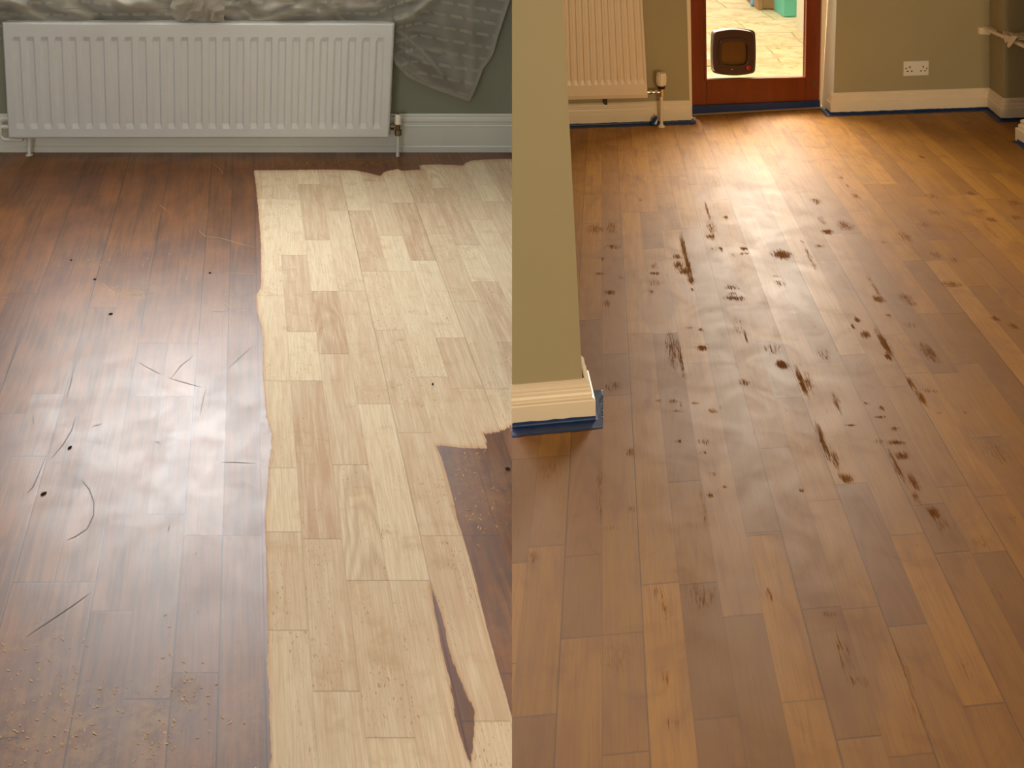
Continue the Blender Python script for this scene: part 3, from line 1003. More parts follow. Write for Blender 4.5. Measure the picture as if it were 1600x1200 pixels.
xl = 800 + 0.05 * F / 5.35
w_a, ca = wall_section('wall_back_middle', PA, xl, xl, 1078.5, 1073, 190, 0.28, M['wall_warm_lit'])
w_r, cr = wall_section('wall_back_right', PR, 1302.5, 1308, 1546, 1561, 170, 0.28, M['wall_warm_lit'])
# chimney breast beyond the corner
mb = MB()
q0 = PB.hit(1567.5, 188)
q0.z = 0
q1 = q0 + PB.t * 1.2
bk = Vector((0, 0.6, 0))
inner = cr[2].copy()
mb.prism([q0, q1, q1 + bk, Vector((inner.x, inner.y + .3, 0)), Vector((inner.x, inner.y, 0))], Vector((0, 0, ZC)))
struct(mb.build('wall_breast', M['wall_warm_lit']))

HR = 0.112
pr = skirt_profile(HR, TB)
struct(sweep('baseboard_back_middle', [Vector((0.055, ca[0].y + (ca[0].x - .055) * 0 + .0, 0)), ca[2]], pr, M['cream'], 1))
ret = PD.hit(1285.5, 165)
ret.z = 0
struct(sweep('baseboard_back_right', [Vector((cr[0].x - .004, ret.y - 0.035, 0)), Vector((cr[0].x - .004, cr[0].y, 0)), Vector((inner.x, inner.y, 0)), q0, q1], pr, M['cream'], 1))

# lintel above the door
mb = MB()
l0, l1, rr0, rr1 = ca[2], ca[3], cr[0], cr[1]
mb.prism([Vector((l0.x - .02, l0.y + .02, 2.06)), Vector((rr0.x + .05, rr0.y + .02, 2.06)), Vector((rr0.x + .05, rr0.y + .25, 2.06)), Vector((l0.x - .02, l0.y + .25, 2.06))], Vector((0, 0, .34)))
struct(mb.build('wall_over_door', M['wall_warm_lit']))

# painted jamb right of the door (pale reveal) and architrave strip on the left
mb = MB()
rv0 = PD.hit(1284.0, 165)
rv1 = PD.hit(1293.5, 0)
dz = (rv1 - rv0) / (rv1.z - rv0.z)
A0 = rv0 - dz * rv0.z
A1 = A0 + dz * 2.06
n_ = 0.004
mb.add([A0, Vector((cr[0].x - n_, cr[0].y - .001, 0)), cr[0] + (cr[1] - cr[0]) * (2.06 / ZC) + Vector((-n_, -.001, 0)), A1,
        A0 + Vector((.03, .01, 0)), Vector((cr[0].x + .03, cr[0].y + .03, 0)), cr[0] + (cr[1] - cr[0]) * (2.06 / ZC) + Vector((.03, .03, 0)), A1 + Vector((.03, .01, 0))],
       [(0, 1, 2, 3), (7, 6, 5, 4), (0, 4, 5, 1), (1, 5, 6, 2), (2, 6, 7, 3), (3, 7, 4, 0)])
struct(mb.build('trim_2', M['ceiling']))
mb = MB()
mb.slab([(1072.5, -700), (1079, -700), (1079, 0), (1081.5, 165), (1081.5, 182), (1078.5, 182), (1075.5, 150), (1072.5, 0)], PD, 0.055, -0.06)
struct(mb.build('trim_3', M['cream']))
mb = MB()
mb.slab([(1284.5, -700), (1293.5, -700), (1292, 0), (1284.5, 158), (1281.5, 170), (1281, 165), (1284.5, 0)], PD, 0.012, -0.05)
struct(mb.build('trim_4', M['cream']))
# threshold strip
mb = MB()
mb.slab([(1082, 177.5), (1284, 166.5), (1284, 170), (1082, 181.5)], PD, 0.012, -0.25)
struct(mb.build('trim_5', M['fence'], bevel=0.004))

# ------------------------------------------------------------------ glazed door with cat flap
dl0, dl1 = (1081.5, 176), (1078, 0)
mb = MB()


def lerp2(a, b, y):
    t = (y - a[1]) / (b[1] - a[1])
    return (a[0] + (b[0] - a[0]) * t, y)


OL = lambda y: lerp2((1081.5, 165), (1078.5, 0), y)
OR = lambda y: lerp2((1281, 158), (1285, 0), y)
IL = lambda y: lerp2((1104.5, 123), (1103, 0), y)
IR = lambda y: lerp2((1259, 120), (1261, 0), y)
TOPY = PD.a.y and (HOR + (H - 2.03) * F / PD.a.y)
door = struct(MB().slab([OL(172), (1104.6, 170.5), IL(TOPY), OL(TOPY)], PD, 0.0, -0.045).build('door_1', M['mahogany'], bevel=0.003))
door['label'] = 'reddish-brown glazed back door with a cat flap'
mb = MB()
mb.slab([(1259.2, 161), OR(160), OR(TOPY), IR(TOPY)], PD, 0.0, -0.045)
mb.build('stile', M['mahogany'], door, bevel=0.003)
mb = MB()
mb.slab([(1104.6, 170.5), (1259.2, 161), (1259.0, 122), (1104.6, 125)], PD, -0.001, -0.044)
mb.build('rail', M['mahogany'], door, bevel=0.003)
mb = MB()
mb.slab([IL(TOPY + 45), IR(TOPY + 45), IR(TOPY), IL(TOPY)], PD, -0.001, -0.044)
mb.build('rail', M['mahogany'], door, bevel=0.003)
# glazing bead
mb = MB()
mb.slab([(1103.5, 127.5), (1260, 123.5), (1259, 120.5), (1104.5, 124)], PD, 0.006, -0.02)
mb.slab([(1100.8, 127), (1104.8, 126), IL(TOPY), (1098.8, TOPY)], PD, 0.005, -0.02)
mb.slab([(1258.8, 122.5), (1262, 122.5), (1264, TOPY), IR(TOPY)], PD, 0.005, -0.02)
mb.build('glazing_bead', M['mahogany'], door, bevel=0.002)
mb = MB()
mb.slab([(1103.5, 125), (1260, 122), IR(TOPY + 40), IL(TOPY + 40)], PD, -0.020, -0.026)
mb.build('pane', M['glass'], door)
# hinge and keep
mb = MB()
mb.slab([(1078.5, 92), (1080.5, 92), (1081.3, 121), (1079.3, 121)], PD, 0.008, 0.0)
mb.build('hinge', M['brass'], door, bevel=0.001)
mb = MB()
cpt = PD.hit(1272.5, 129, 0.002)
mb.tube([cpt, cpt - PD.n * .006], .005, 12)
mb.slab([(1270, 126), (1275.5, 126), (1275.5, 132.5), (1270, 132.5)], PD, 0.0012, -0.002)
mb.build('lock_plate', M['brass'], door)


def round_rect(x0, y0, x1, y1, r, bulge=0.0, n=6):
    pts = []
    cx, cy = (x0 + x1) / 2, (y0 + y1) / 2
    for (ax, ay, a0_) in ((x1 - r, y0 + r, -90), (x1 - r, y1 - r, 0), (x0 + r, y1 - r, 90), (x0 + r, y0 + r, 180)):
        for i in range(n + 1):
            a = math.radians(a0_ + 90 * i / n)
            pts.append((ax + r * math.cos(a), ay + r * math.sin(a)))
    # bulge the four sides outwards
    out = []
    m = len(pts)
    for i, (x, y) in enumerate(pts):
        out.append((x, y))
        nx, ny = pts[(i + 1) % m]
        if math.hypot(nx - x, ny - y) > r * 1.2:
            for k in range(1, 8):
                t = k / 8
                qx, qy = x + (nx - x) * t, y + (ny - y) * t
                b = bulge * 4 * t * (1 - t)
                if abs(nx - x) > abs(ny - y):
                    qy += b if qy > cy else -b
                else:
                    qx += (b if qx > cx else -b) * 0.35
                out.append((qx, qy))
    return out


def ring_slab(mb, outer, inner, plane, df, db, mi=0):
    n = min(len(outer), len(inner))
    O = [plane.hit(x, y, df) for x, y in outer]
    I = [plane.hit(x, y, df) for x, y in inner]
    Ob = [p - plane.n * (df - db) for p in O]
    Ib = [p - plane.n * (df - db) for p in I]
    vs = O + I + Ob + Ib
    fs = []
    for i in range(n):
        j = (i + 1) % n
        fs += [(i, j, n + j, n + i), (2 * n + i, 3 * n + i, 3 * n + j, 2 * n + j), (i, 2 * n + i, 2 * n + j, j), (n + i, n + j, 3 * n + j, 3 * n + i)]
    mb.add(vs, fs, mi)


mb = MB()
ring_slab(mb, round_rect(1115.5, 49, 1178, 114, 7, 3.0), round_rect(1126, 62, 1169, 105, 7, 1.0), PD, 0.022, -0.020)
cf = mb.build('cat_flap', M['brown_plastic'], door, bevel=0.005, seg=3)
mb = MB()
ring_slab(mb, round_rect(1124, 61, 1171, 106, 8, 2.0), round_rect(1128, 66, 1168, 101.5, 7, 1.0), PD, 0.030, 0.016)
mb.build('inner_frame', M['brown_plastic'], cf, bevel=0.003)
mb = MB()
mb.slab(round_rect(1127, 65, 1169, 103, 7, 1.0), PD, 0.008, 0.002)
mb.build('flap', M['brown_flap'], cf)
mb = MB()
mb.slab(round_rect(1112.8, 47, 1180, 115, 7, 3.0), PD, -0.030, -0.046)
ob = mb.build('outer_frame', M['white_plastic'], cf)
ob.data.materials[0] = M['brown_plastic']
kc = PD.hit(1168.7, 105.3, 0.030)
mb = MB()
mb.tube([kc - PD.n * .006, kc + PD.n * .008, kc + PD.n * .010], [0.0125, 0.0125, 0.010], 20)
kn = mb.build('knob', M['red'], cf, smooth=True)
kn['label'] = 'red locking knob'
mb = MB()
mb.tube([kc + PD.n * .0095, kc + PD.n * .0112], 0.0045, 14)
mb.build('knob_centre', M['brown_plastic'], cf)
mb = MB()
for yy in (105.5, 108.2):
    p = PD.hit(1143.8, yy, 0.024)
    mb.tube([p - PD.n * .002, p + PD.n * .0015], 0.0028, 10)
mb.build('indicator_dots', M['white_plastic'], cf)

# ------------------------------------------------------------------ radiators


def radiator_panel(plane, TL, TR, BR, BL, off, ny_top, ny_bot, chans, depth, name, mat, parent, wfrac=0.62):
    """pressed steel front panel: TL.. are pixel corners, chans = number of channels, ny = rows where channels end (fraction)"""
    corners = [plane.hit(x, y, off) for x, y in (TL, TR, BR, BL)]
    tl, tr, br, bl = corners
    W = (tr - tl).length
    m0, m1 = 0.020 * 1.0, 0.020
    us = []
    cell = (1 - 2 * 0.016) / chans
    prof = []
    for c in range(chans):
        s = 0.016 + c * cell
        a = s + cell * (1 - wfrac) / 2
        b = s + cell * (1 + wfrac) / 2
        sl = cell * 0.13
        prof += [(a, 0), (a + sl, 1), (b - sl, 1), (b, 0)]
    us = [(0, 0)] + [(0.004, 0)] + prof + [(0.996, 0)] + [(1, 0)]
    hh = (tl - bl).length
    e = 0.022 / hh
    vs_ = [(0, 0), (0.01, 0), (ny_top, 0), (ny_top + e, 1), (ny_bot - e * 1.1, 1), (ny_bot, 0), (0.985, 0), (1, 0)]
    V = []
    for v, dv in vs_:
        for u, du_ in us:
            p = (tl * (1 - u) + tr * u) * (1 - v) + (bl * (1 - u) + br * u) * v
            d = depth * du_ * dv
            edge = 0.006 if (u in (0, 1) or v in (0, 1)) else 0.0
            V.append(p - plane.n * (d + edge))
    nu = len(us)
    fs = [(j * nu + i, j * nu + i + 1, (j + 1) * nu + i + 1, (j + 1) * nu + i) for j in range(len(vs_) - 1) for i in range(nu - 1)]
    # return edge
    mb = MB()
    nb = len(V)
    rim = [i for i in range(nu)] + [j * nu + nu - 1 for j in range(1, len(vs_))] + [(len(vs_) - 1) * nu + i for i in range(nu - 2, -1, -1)] + [j * nu for j in range(len(vs_) - 2, 0, -1)]
    V2 = [V[i] - plane.n * 0.016 for i in rim]
    for i in range(len(rim)):
        j = (i + 1) % len(rim)
        fs.append((rim[i], rim[j], nb + j, nb + i))
    mb.add(V + V2, fs)
    return mb.build(name, mat, parent, bevel=0.0015, seg=2)


cen = Vector((-1.5, YL - .08, 0.10))
rad = thing('radiator', 'long low white panel radiator under the draped grey curtain', 'radiator', cen)
radiator_panel(PLW, (2.5, 36), (616, 37.5), (607.5, 216.5), (12.5, 217), 0.105, 0.118, 0.915, 27, 0.0095, 'front_panel', M['rad'], rad)
# top grille and side cheeks
mb = MB()
tlp, trp = PLW.hit(3, 36, 0.100), PLW.hit(615, 37.5, 0.100)
blp, brp = PLW.hit(13, 216, 0.100), PLW.hit(607, 215.5, 0.100)
mb.prism([tlp + Vector((0, 0, -.001)), trp + Vector((0, 0, -.001)), trp + Vector((0, .065, -.001)), tlp + Vector((0, .065, -.001))], Vector((0, 0, .004)))
mb.build('top_cover', M['rad'], rad, bevel=0.002)
for a_, b_, s in ((tlp, blp, 1), (trp, brp, -1)):
    mb = MB()
    w = Vector((0.003 * s, 0, 0))
    mb.prism([a_ + Vector((0, .004, -.004)), b_ + Vector((0, .004, 0)), b_ + Vector((0, .065, 0)), a_ + Vector((0, .065, -.004))], w)
    mb.build('side_panel', M['rad'], rad, bevel=0.001)
mb = MB()
mb.prism([tlp + Vector((.02, .067, -.02)), trp + Vector((-.02, .067, -.02)), brp + Vector((-.02, .067, .01)), blp + Vector((.02, .067, .01))], Vector((0, .012, 0)))
mb.build('back_panel', M['rad'], rad)
for X in (-2.1, -0.95):
    mb = MB()
    mb.box(X - .02, X + .02, YL - .024, YL - .002, .12, .5)
    mb.build('wall_bracket', M['rad'], rad)
# right hand valve
vb = PLW.hit(622, 198, .075)
pipe_bot = fl(620, 240)
mb = MB()
mb.tube([Vector((vb.x - .002, vb.y, 0.0)), Vector((vb.x, vb.y, vb.z - .02))], 0.0078, 16)
mb.build('pipe', M['skirting'], rad, smooth=True)
mb = MB()
vx_, vy_, vz_ = vb
mb.tube([(vx_, vy_, vz_ - .042), (vx_, vy_, vz_ - .040), (vx_, vy_, vz_ - .014), (vx_, vy_, vz_ - .012)], [.012, .0165, .0165, .012], 6)
mb.tube([(vx_, vy_, vz_ - .012), (vx_, vy_, vz_ + .015)], .011, 16)
mb.tube([(vx_, vy_, vz_), (vx_ - .045, vy_, vz_ + .002)], .008, 16)
mb.tube([(vx_ - .018, vy_, vz_), (vx_ - .034, vy_, vz_)], .0145, 6)
vv = mb.build('valve', M['brass'], rad, smooth=True)
mb = MB()
mb.tube([(vx_, vy_, vz_ + .012), (vx_, vy_, vz_ + .014), (vx_, vy_, vz_ + .055), (vx_, vy_, vz_ + .060)], [.013, .0165, .0155, .012], 20)
vc = mb.build('valve_cap', M['white_plastic'], vv, smooth=True)
mb = MB()
mb.tube([(vx_, vy_, vz_ + .0605), (vx_, vy_, vz_ + .062)], .008, 12)
mb.build('cap_screw', M['brass'], rad)
# left hand tail and pipe (partly outside the frame)
lp = PLW.hit(3, 198, .075)
mb = MB()
mb.tube([(lp.x - .05, lp.y, lp.z + .0), (lp.x + .05, lp.y, lp.z)], .010, 14)
mb.tube([(lp.x - .012, lp.y, lp.z - .045), (lp.x - .012, lp.y, lp.z + .020)], .015, 14)
mb.tube([(lp.x - .012, lp.y, lp.z - .035), (lp.x + .010, lp.y, lp.z - .060), (lp.x + .08, lp.y, lp.z - .062), (lp.x + .10, lp.y, lp.z - .062)], .0085, 14)
mb.build('valve', M['skirting'], rad, smooth=True)
pp = PLW.hit(46, 225, .06)
mb = MB()
mb.tube([(pp.x, pp.y, 0), (pp.x, pp.y, .085)], .0085, 16)
mb.tube([(pp.x, pp.y, 0), (pp.x, pp.y, .006)], .016, 16)
mb.build('pipe', M['skirting'], rad, smooth=True)

# right room radiator
cen = PA.hit(950, 100, .08)
cen.z = .12
rad2 = thing('radiator', 'pale radiator with narrow grooves, half hidden behind the near wall end', 'radiator', cen)
radiator_panel(PA, (862, -250), (990, -250), (1012.5, 153.5), (872, 157), 0.10, 0.05, 0.945, 13, 0.005, 'front_panel', M['rad_warm_lit'], rad2, 0.70)
mb = MB()
mb.slab([(864, -248), (989, -248), (1010.5, 152.5), (876, 156)], PA, 0.08, 0.03)
mb.build('back_panel', M['rad_warm_lit'], rad2, bevel=.002)
mb = MB()
mb.slab([(945, 150), (949, 150), (949, 164), (945, 164)], PA, 0.05, 0.0)
mb.build('wall_bracket', M['black_plastic'], rad2)
vb = PA.hit(1033.5, 144, .075)
x_, y_, z_ = vb
mb = MB()
mb.tube([(x_, y_, 0), (x_, y_, z_ - .005)], .0085, 16)
mb.tube([(x_, y_, 0), (x_, y_, .004), (x_, y_, .012)], [.02, .018, .010], 16)
mb.build('pipe', M['cream'], rad2, smooth=True)
mb = MB()
mb.tube([(x_, y_, z_ - .022), (x_, y_, z_ + .02)], .0125, 16)
mb.tube([(x_, y_, z_), (x_ - .075, y_, z_)], .008, 16)
mb.tube([(x_ - .02, y_, z_), (x_ - .034, y_, z_)], .014, 6)
mb.tube([(x_ - .048, y_, z_), (x_ - .060, y_, z_)], .012, 6)
v2 = mb.build('valve', M['chrome'], rad2, smooth=True)
mb = MB()
mb.tube([(x_, y_, z_ + .018), (x_, y_, z_ + .034)], [.017, .021], 20)
mb.build('valve_collar', M['black_plastic'], v2, smooth=True)
mb = MB()
mb.tube([(x_ - .001, y_, z_ + .034), (x_ - .001, y_, z_ + .040), (x_ - .001, y_, z_ + .096), (x_ - .001, y_, z_ + .101), (x_ - .001, y_, z_ + .102)], [.020, .025, .024, .021, .010], 28)
for k in range(14):
    a = 6.283 * k / 14
    c = Vector((x_ - .001 + math.cos(a) * .0245, y_ + math.sin(a) * .0245, z_ + .052))
    mb.tube([c, c + Vector((0, 0, .036))], .0022, 6)
mb.build('thermostat_head', M['cream'], v2, smooth=True)

# ------------------------------------------------------------------ curtain
edge_pts = [(-140, 62), (600, 62), (612, 80), (617, 100), (637, 120), (667, 135), (700, 147), (734, 159), (742, 142), (755, 107), (764, 96), (772, 82), (777, 60), (783, 42), (797, 0), (802, -60)]


def ybot(x):
    for (xa, ya), (xb, yb) in zip(edge_pts[:-1], edge_pts[1:]):
        if xa <= x <= xb:
            return ya + (yb - ya) * (x - xa) / (xb - xa)
    return edge_pts[-1][1]


def vnoise(x, y):
    from mathutils import noise
    return noise.noise(Vector((x, y, 3.3)))


nx, nyy = 420, 190
xs = np.linspace(-120, 801, nx)
V, FS, UVc, HEM_HIGHLIGHT = [], [], [], []
# creases: polyline in the wall plane, width, height
RIDGE = [([(395, 33), (430, 29), (455, 18), (475, 6), (500, -10)], 7, .034), ([(540, 40), (600, 36), (625, 32), (645, 24), (660, 10), (685, -6)], 6, .034),
         ([(612, 44), (632, 56), (655, 76), (678, 100), (692, 118)], 4, .018), ([(612, 60), (640, 68), (668, 78), (700, 82)], 4, .012), ([(616, 98), (630, 104), (650, 118), (668, 130)], 4, .012),
         ([(-20, 2), (20, 4), (45, 18), (66, 30)], 8, .03), ([(70, -12), (100, 2), (122, 18), (142, 28)], 8, .034), ([(-20, 24), (30, 25), (64, 31), (110, 31), (150, 28)], 5, .018),
         ([(150, -8), (200, 6), (240, 10), (290, 8)], 9, .03), ([(330, 12), (370, 22), (410, 16), (450, -4)], 8, .026), ([(500, 20), (540, 12), (580, -6)], 8, .026),
         ([(700, -30), (690, 20), (700, 60), (715, 120)], 9, .010), ([(745, -30), (735, 20), (738, 70), (738, 140)], 9, .010)]


def ridge(x, y):
    h = 0.0
    for pl_, w_, hh_ in RIDGE:
        for (xa, ya), (xb, yb2) in zip(pl_[:-1], pl_[1:]):
            if x < min(xa, xb) - 30 or x > max(xa, xb) + 30 or y < min(ya, yb2) - 30 or y > max(ya, yb2) + 30:
                continue
            ex, ey = xb - xa, yb2 - ya
            tt = min(1, max(0, ((x - xa) * ex + (y - ya) * ey) / (ex * ex + ey * ey)))
            dd = math.hypot(x - xa - tt * ex, y - ya - tt * ey)
            h = max(h, hh_ * math.exp(-(dd / w_) ** 2))
    return h


for j in range(nyy + 1):
    for i, x in enumerate(xs):
        yb = ybot(x)
        yt = -150.0
        t = j / nyy
        y = yt + (yb - yt) * t
        # folds run from the gather points down to the right
        if x < 640:
            s = x * 0.9 - y * 1.5 + 22 * vnoise(x * .008, y * .02)
            fold = math.sin(s * 0.052 + 2.2 * vnoise(x * .012, y * .012 + 5)) + 0.55 * math.sin(s * 0.13 + 3 * vnoise(x * .02, y * .02 + 9))
            fold2 = math.sin((x * .5 + y * 2.4) * .07 + 2.5 * vnoise(x * .01 + 7, y * .02))
            A = 0.034
        w = min(1, max(0, (x - 585) / 70))
        ang = math.atan2(y - 30, x - 560 + 1e-6)
        rfold = math.sin(ang * 15 + 1.0 * vnoise(x * .01, y * .01)) * 0.8 * math.exp(-((ang - 0.75) / .5) ** 2) + 0.3 * math.sin(ang * 34 + vnoise(x * .02, y * .02) * 3) * math.exp(-((x - 640) / 60) ** 2)
        if x < 640:
            d = 0.055 + A * (fold * 0.75 + fold2 * 0.55)
        else:
            d = 0.055
        d_r = 0.045 + 0.020 * rfold + 0.006 * vnoise(x * .02, y * .02)
        d = d * (1 - w) + d_r * w
        # lies over the radiator's back edge, tucked behind it
        if y > 10 and x < 630:
            lim = min(1, (y - 10) / 30) * (1 - w)
            d = d * (1 - lim) + min(d, 0.026) * lim
        rg = ridge(x, y)
        d += rg if x > 612 or y < 14 else rg * 0.8
        d = max(0.006, d)
        p = PLW.hit(x, y, d)
        V.append(p)
        UVc.append((p.x + 0.25 * w * (p.z), p.z + 0.18 * w * p.x))
        hd = 0.0
        if x > 610:
            dist = min(abs(yb - y), 1e9)
            # distance to the outline
            dd = 1e9
            for (xa, ya), (xb, yb2) in zip(edge_pts[2:-1], edge_pts[3:]):
                ex, ey = xb - xa, yb2 - ya
                tt = min(1, max(0, ((x - xa) * ex + (y - ya) * ey) / (ex * ex + ey * ey)))
                dd = min(dd, math.hypot(x - xa - tt * ex, y - ya - tt * ey))
            hd = 0.62 if dd < 5 else (0.22 if dd < 9 else 0.0)
        HEM_HIGHLIGHT.append(max(hd, min(.75, rg * 28)))  # hem, plus fold crests whose highlights are lightened in the colour
for j in range(nyy):
    for i in range(nx - 1):
        FS.append((j * nx + i, j * nx + i + 1, (j + 1) * nx + i + 1, (j + 1) * nx + i))
mb = MB()
mb.add(V, FS)
cur = mb.build('curtain', M['sheer'], smooth=True)
uvl = cur.data.uv_layers.new(name='cloth')
for lp_ in cur.data.loops:
    uvl.data[lp_.index].uv = UVc[lp_.vertex_index]
ha = cur.data.attributes.new('hem_highlight', 'FLOAT', 'POINT')
ha.data.foreach_set('value', HEM_HIGHLIGHT)
cur.data.polygons.foreach_set('use_smooth', [True] * len(cur.data.polygons))
tag(cur, 'sheer grey curtain with woven dashes, bunched above and behind the left radiator', 'curtain')

# knotted bunch of the same cloth lying on the radiator top
V, FS, UVc = [], [], []
n1, n2 = 60, 40
for j in range(n2):
    for i in range(n1):
        u, v = i / (n1 - 1), j / (n2 - 1)
        cx = 268 + 84 * u
        top = -34 + 26 * abs(u - .42)
        hang = [(0, 24), (.12, 35), (.35, 30), (.55, 34), (.8, 33), (1, 36)]
        for (ua, ya), (ub, yb) in zip(hang[:-1], hang[1:]):
            if ua <= u <= ub:
                bot = ya + (yb - ya) * (u - ua) / (ub - ua)
        y = top + (bot - top) * v
        x = cx + 10 * (1 - v) * math.sin(u * 6.3) + 5 * vnoise(u * 5, v * 5)
        d = 0.10 + 0.045 * math.sin(u * 3.14) * math.sin(min(1, v * 1.1) * 3.0) + 0.022 * math.sin((u * 2.2 + v * 1.3 + .5 * vnoise(u * 3, v * 3)) * 7) + .01 * vnoise(u * 9, v * 9)
        V.append(PLW.hit(x, min(y, 35.2), max(.05, d)))
        UVc.append((u * .3, v * .3))
for j in range(n2 - 1):
    for i in range(n1 - 1):
        FS.append((j * n1 + i, j * n1 + i + 1, (j + 1) * n1 + i + 1, (j + 1) * n1 + i))
mb = MB()
mb.add(V, FS)
kn = mb.build('knotted_corner', M['sheer'], cur, smooth=True)
uvl = kn.data.uv_layers.new(name='cloth')
for lp_ in kn.data.loops:
    uvl.data[lp_.index].uv = UVc[lp_.vertex_index]
ha = kn.data.attributes.new('hem_highlight', 'FLOAT', 'POINT')
ha.data.foreach_set('value', [0.8] * len(V))
kn.data.polygons.foreach_set('use_smooth', [True] * len(kn.data.polygons))

# ------------------------------------------------------------------ blue masking tape


def tape(path, up, out, label, offs, seed, side=1, flip=0.006, xmax=99, xmin=-99):
    """strip that runs up the skirting by `up` and out over the floor by `out`"""
    P = []
    for a, b in zip(path[:-1], path[1:]):
        L = (Vector(b) - Vector(a)).length
        n = max(2, int(L / 0.02))
        P += [Vector(a).lerp(Vector(b), i / n) for i in range(n)]
    P.append(Vector(path[-1]))
    rr = random.Random(seed)
    vs, fs = [], []
    K = 7
    for i, p in enumerate(P):
        a = P[max(0, i - 1)]
        b = P[min(len(P) - 1, i + 1)]
        d1_ = (p - a).normalized() if i else (b - p).normalized()
        d2_ = (b - p).normalized() if i < len(P) - 1 else d1_
        n1_ = Vector((d1_.y, -d1_.x, 0)) * side
        n2_ = Vector((d2_.y, -d2_.x, 0)) * side
        m = (n1_ + n2_).normalized()
        m = m / max(.4, m.dot(n1_))
        w = rr.uniform(-.0012, .0012)
        o2 = out + rr.uniform(-.0015, .0015)
        prof = [(offs + .0006, up + w), (offs + .0008, up * .45), (offs + .0016, .0022), (offs + .006, .0012 + rr.random() * .0008), (offs + o2 * .5, .0010 + rr.random() * .0016), (offs + o2 * .85, .0010 + rr.random() * .002), (offs + o2, .0008 + rr.random() * .0012)]
        for d, z in prof:
            q_ = p + m * d + Vector((0, 0, z))
            if q_.x < xmin:
                q_.y += (xmin - q_.x) * PP.t.y / PP.t.x
                q_.x = xmin
            q_.x = min(q_.x, xmax * q_.y)
            vs.append(q_)
    for i in range(len(P) - 1):
        for k in range(K - 1):
            fs.append((i * K + k, i * K + k + 1, (i + 1) * K + k + 1, (i + 1) * K + k))
    mb = MB()
    mb.add(vs, fs)
    o = mb.build('masking_tape', M['tape'])
    so_ = o.modifiers.new('thickness', 'SOLIDIFY')
    so_.thickness = 0.0004
    so_.offset = 1
    return tag(o, label, 'tape', 'blue masking tape along the skirting')


t1 = tape([e0 - PP.t * .02, e1, e1 + (e2 - e1) * 0.95], 0.012, 0.042, 'wide blue masking tape around the foot of the near wall end', BT, 1, 1, .006, .0888, .0006)
# torn pale ends on the near tape
mb = MB()
pe = fl(942.5, 612)
for i in range(9):
    a = fl(941.3 + rr.uniform(-.8, .6), 612 + i * 5)
    b = fl(943.2 + rr.uniform(-.8, .6), 615 + i * 5)
    mb.prism([a + Vector((0, 0, .002)), b + Vector((0, 0, .0022)), b + Vector((0, .006, .003))], Vector((0, 0, .0012)))
mb.build('torn_edge', M['tape_edge'], t1)['label'] = 'pale torn edge'
pc = PA.hit(1082, 190)
t2 = tape([Vector((0.06, ca[0].y, 0)), ca[2] + PA.t * .0], 0.012, 0.042, 'blue masking tape under the pale radiator', TB, 2)
mb = MB()
q = fl(1086, 192)
mb.prism([fl(1079, 194) + Vector((0, 0, .004)), fl(1088, 190.5) + Vector((0, 0, .010)), fl(1087.5, 195) + Vector((0, 0, .006))], Vector((0, 0, .002)))
mb.prism([fl(1081, 188) + Vector((0, 0, .004)), fl(1086, 187) + Vector((0, 0, .014)), fl(1088, 192) + Vector((0, 0, .008))], Vector((0, 0, .0015)))
mb.build('folded_end', M['tape'], t2)
# loose flap standing up beside the pipe
mb = MB()
fa = PA.hit(1020, 192, .05)
mb.add([PA.hit(1017, 195, .05), PA.hit(1030, 195, .07), PA.hit(1026, 180, .055), PA.hit(1027.5, 178.5, .06), PA.hit(1019, 186, .05)], [(0, 1, 2, 3, 4)])
o = mb.build('loose_flap', M['tape'], t2)
s_ = o.modifiers.new('t', 'SOLIDIFY')
s_.thickness = .001
mb = MB()
mb.add([PA.hit(1022, 194, .072), PA.hit(1026, 194.6, .074), PA.hit(1028.5, 183, .066)], [(0, 1, 2)])
o = mb.build('torn_edge', M['tape_edge'], t2)
s_ = o.modifiers.new('t', 'SOLIDIFY')
s_.thickness = .001
# tape along the foot of the door
mb = MB()
mb.slab([(1081.5, 165.5), (1281, 157.5), (1281.5, 167), (1081.5, 178)], PD, 0.013, 0.0006)
tag(mb.build('masking_tape', M['tape']), 'dark blue masking tape along the foot of the glazed door', 'tape', 'blue masking tape along the skirting')
t4 = tape([Vector((cr[0].x - .004, ret.y - .01, 0)), Vector((cr[0].x - .004, cr[0].y, 0)), Vector((inner.x, inner.y, 0)), q0, q1], 0.012, 0.036, 'blue masking tape below the wall socket, from the door to the right corner', TB, 4)
mb = MB()
for i in range(6):
    a = fl(1281.5 + i * 2.4 + rr.uniform(-.5, .5), 167 + i * 2.8)
    mb.prism([a + Vector((0, 0, .002)), a + Vector((.008, -.004, .0028)), a + Vector((.003, .012, .0035))], Vector((0, 0, .0012)))
mb.build('torn_edge', M['tape_edge'], t4)

# near wall end at the right border with its skirting and tape
gx, gy0, gy1 = 2.537, 4.80, 5.06
mb = MB()
mb.box(gx, 4.1, gy0, gy1, 0, ZC)
struct(mb.build('wall_side_right', M['wall_warm_lit']))
g_path = [Vector((3.9, gy0, 0)), Vector((gx, gy0, 0)), Vector((gx, gy1, 0)), Vector((3.9, gy1, 0))]
struct(sweep('baseboard_side_right', g_path, skirt_profile(HR, 0.034), M['cream'], -1))
tape([Vector((gx, gy0 + .01, 0)), Vector((gx, gy1 + .012, 0))], .012, .030, 'short piece of blue masking tape at the right border of the picture', .034, 6, -1)

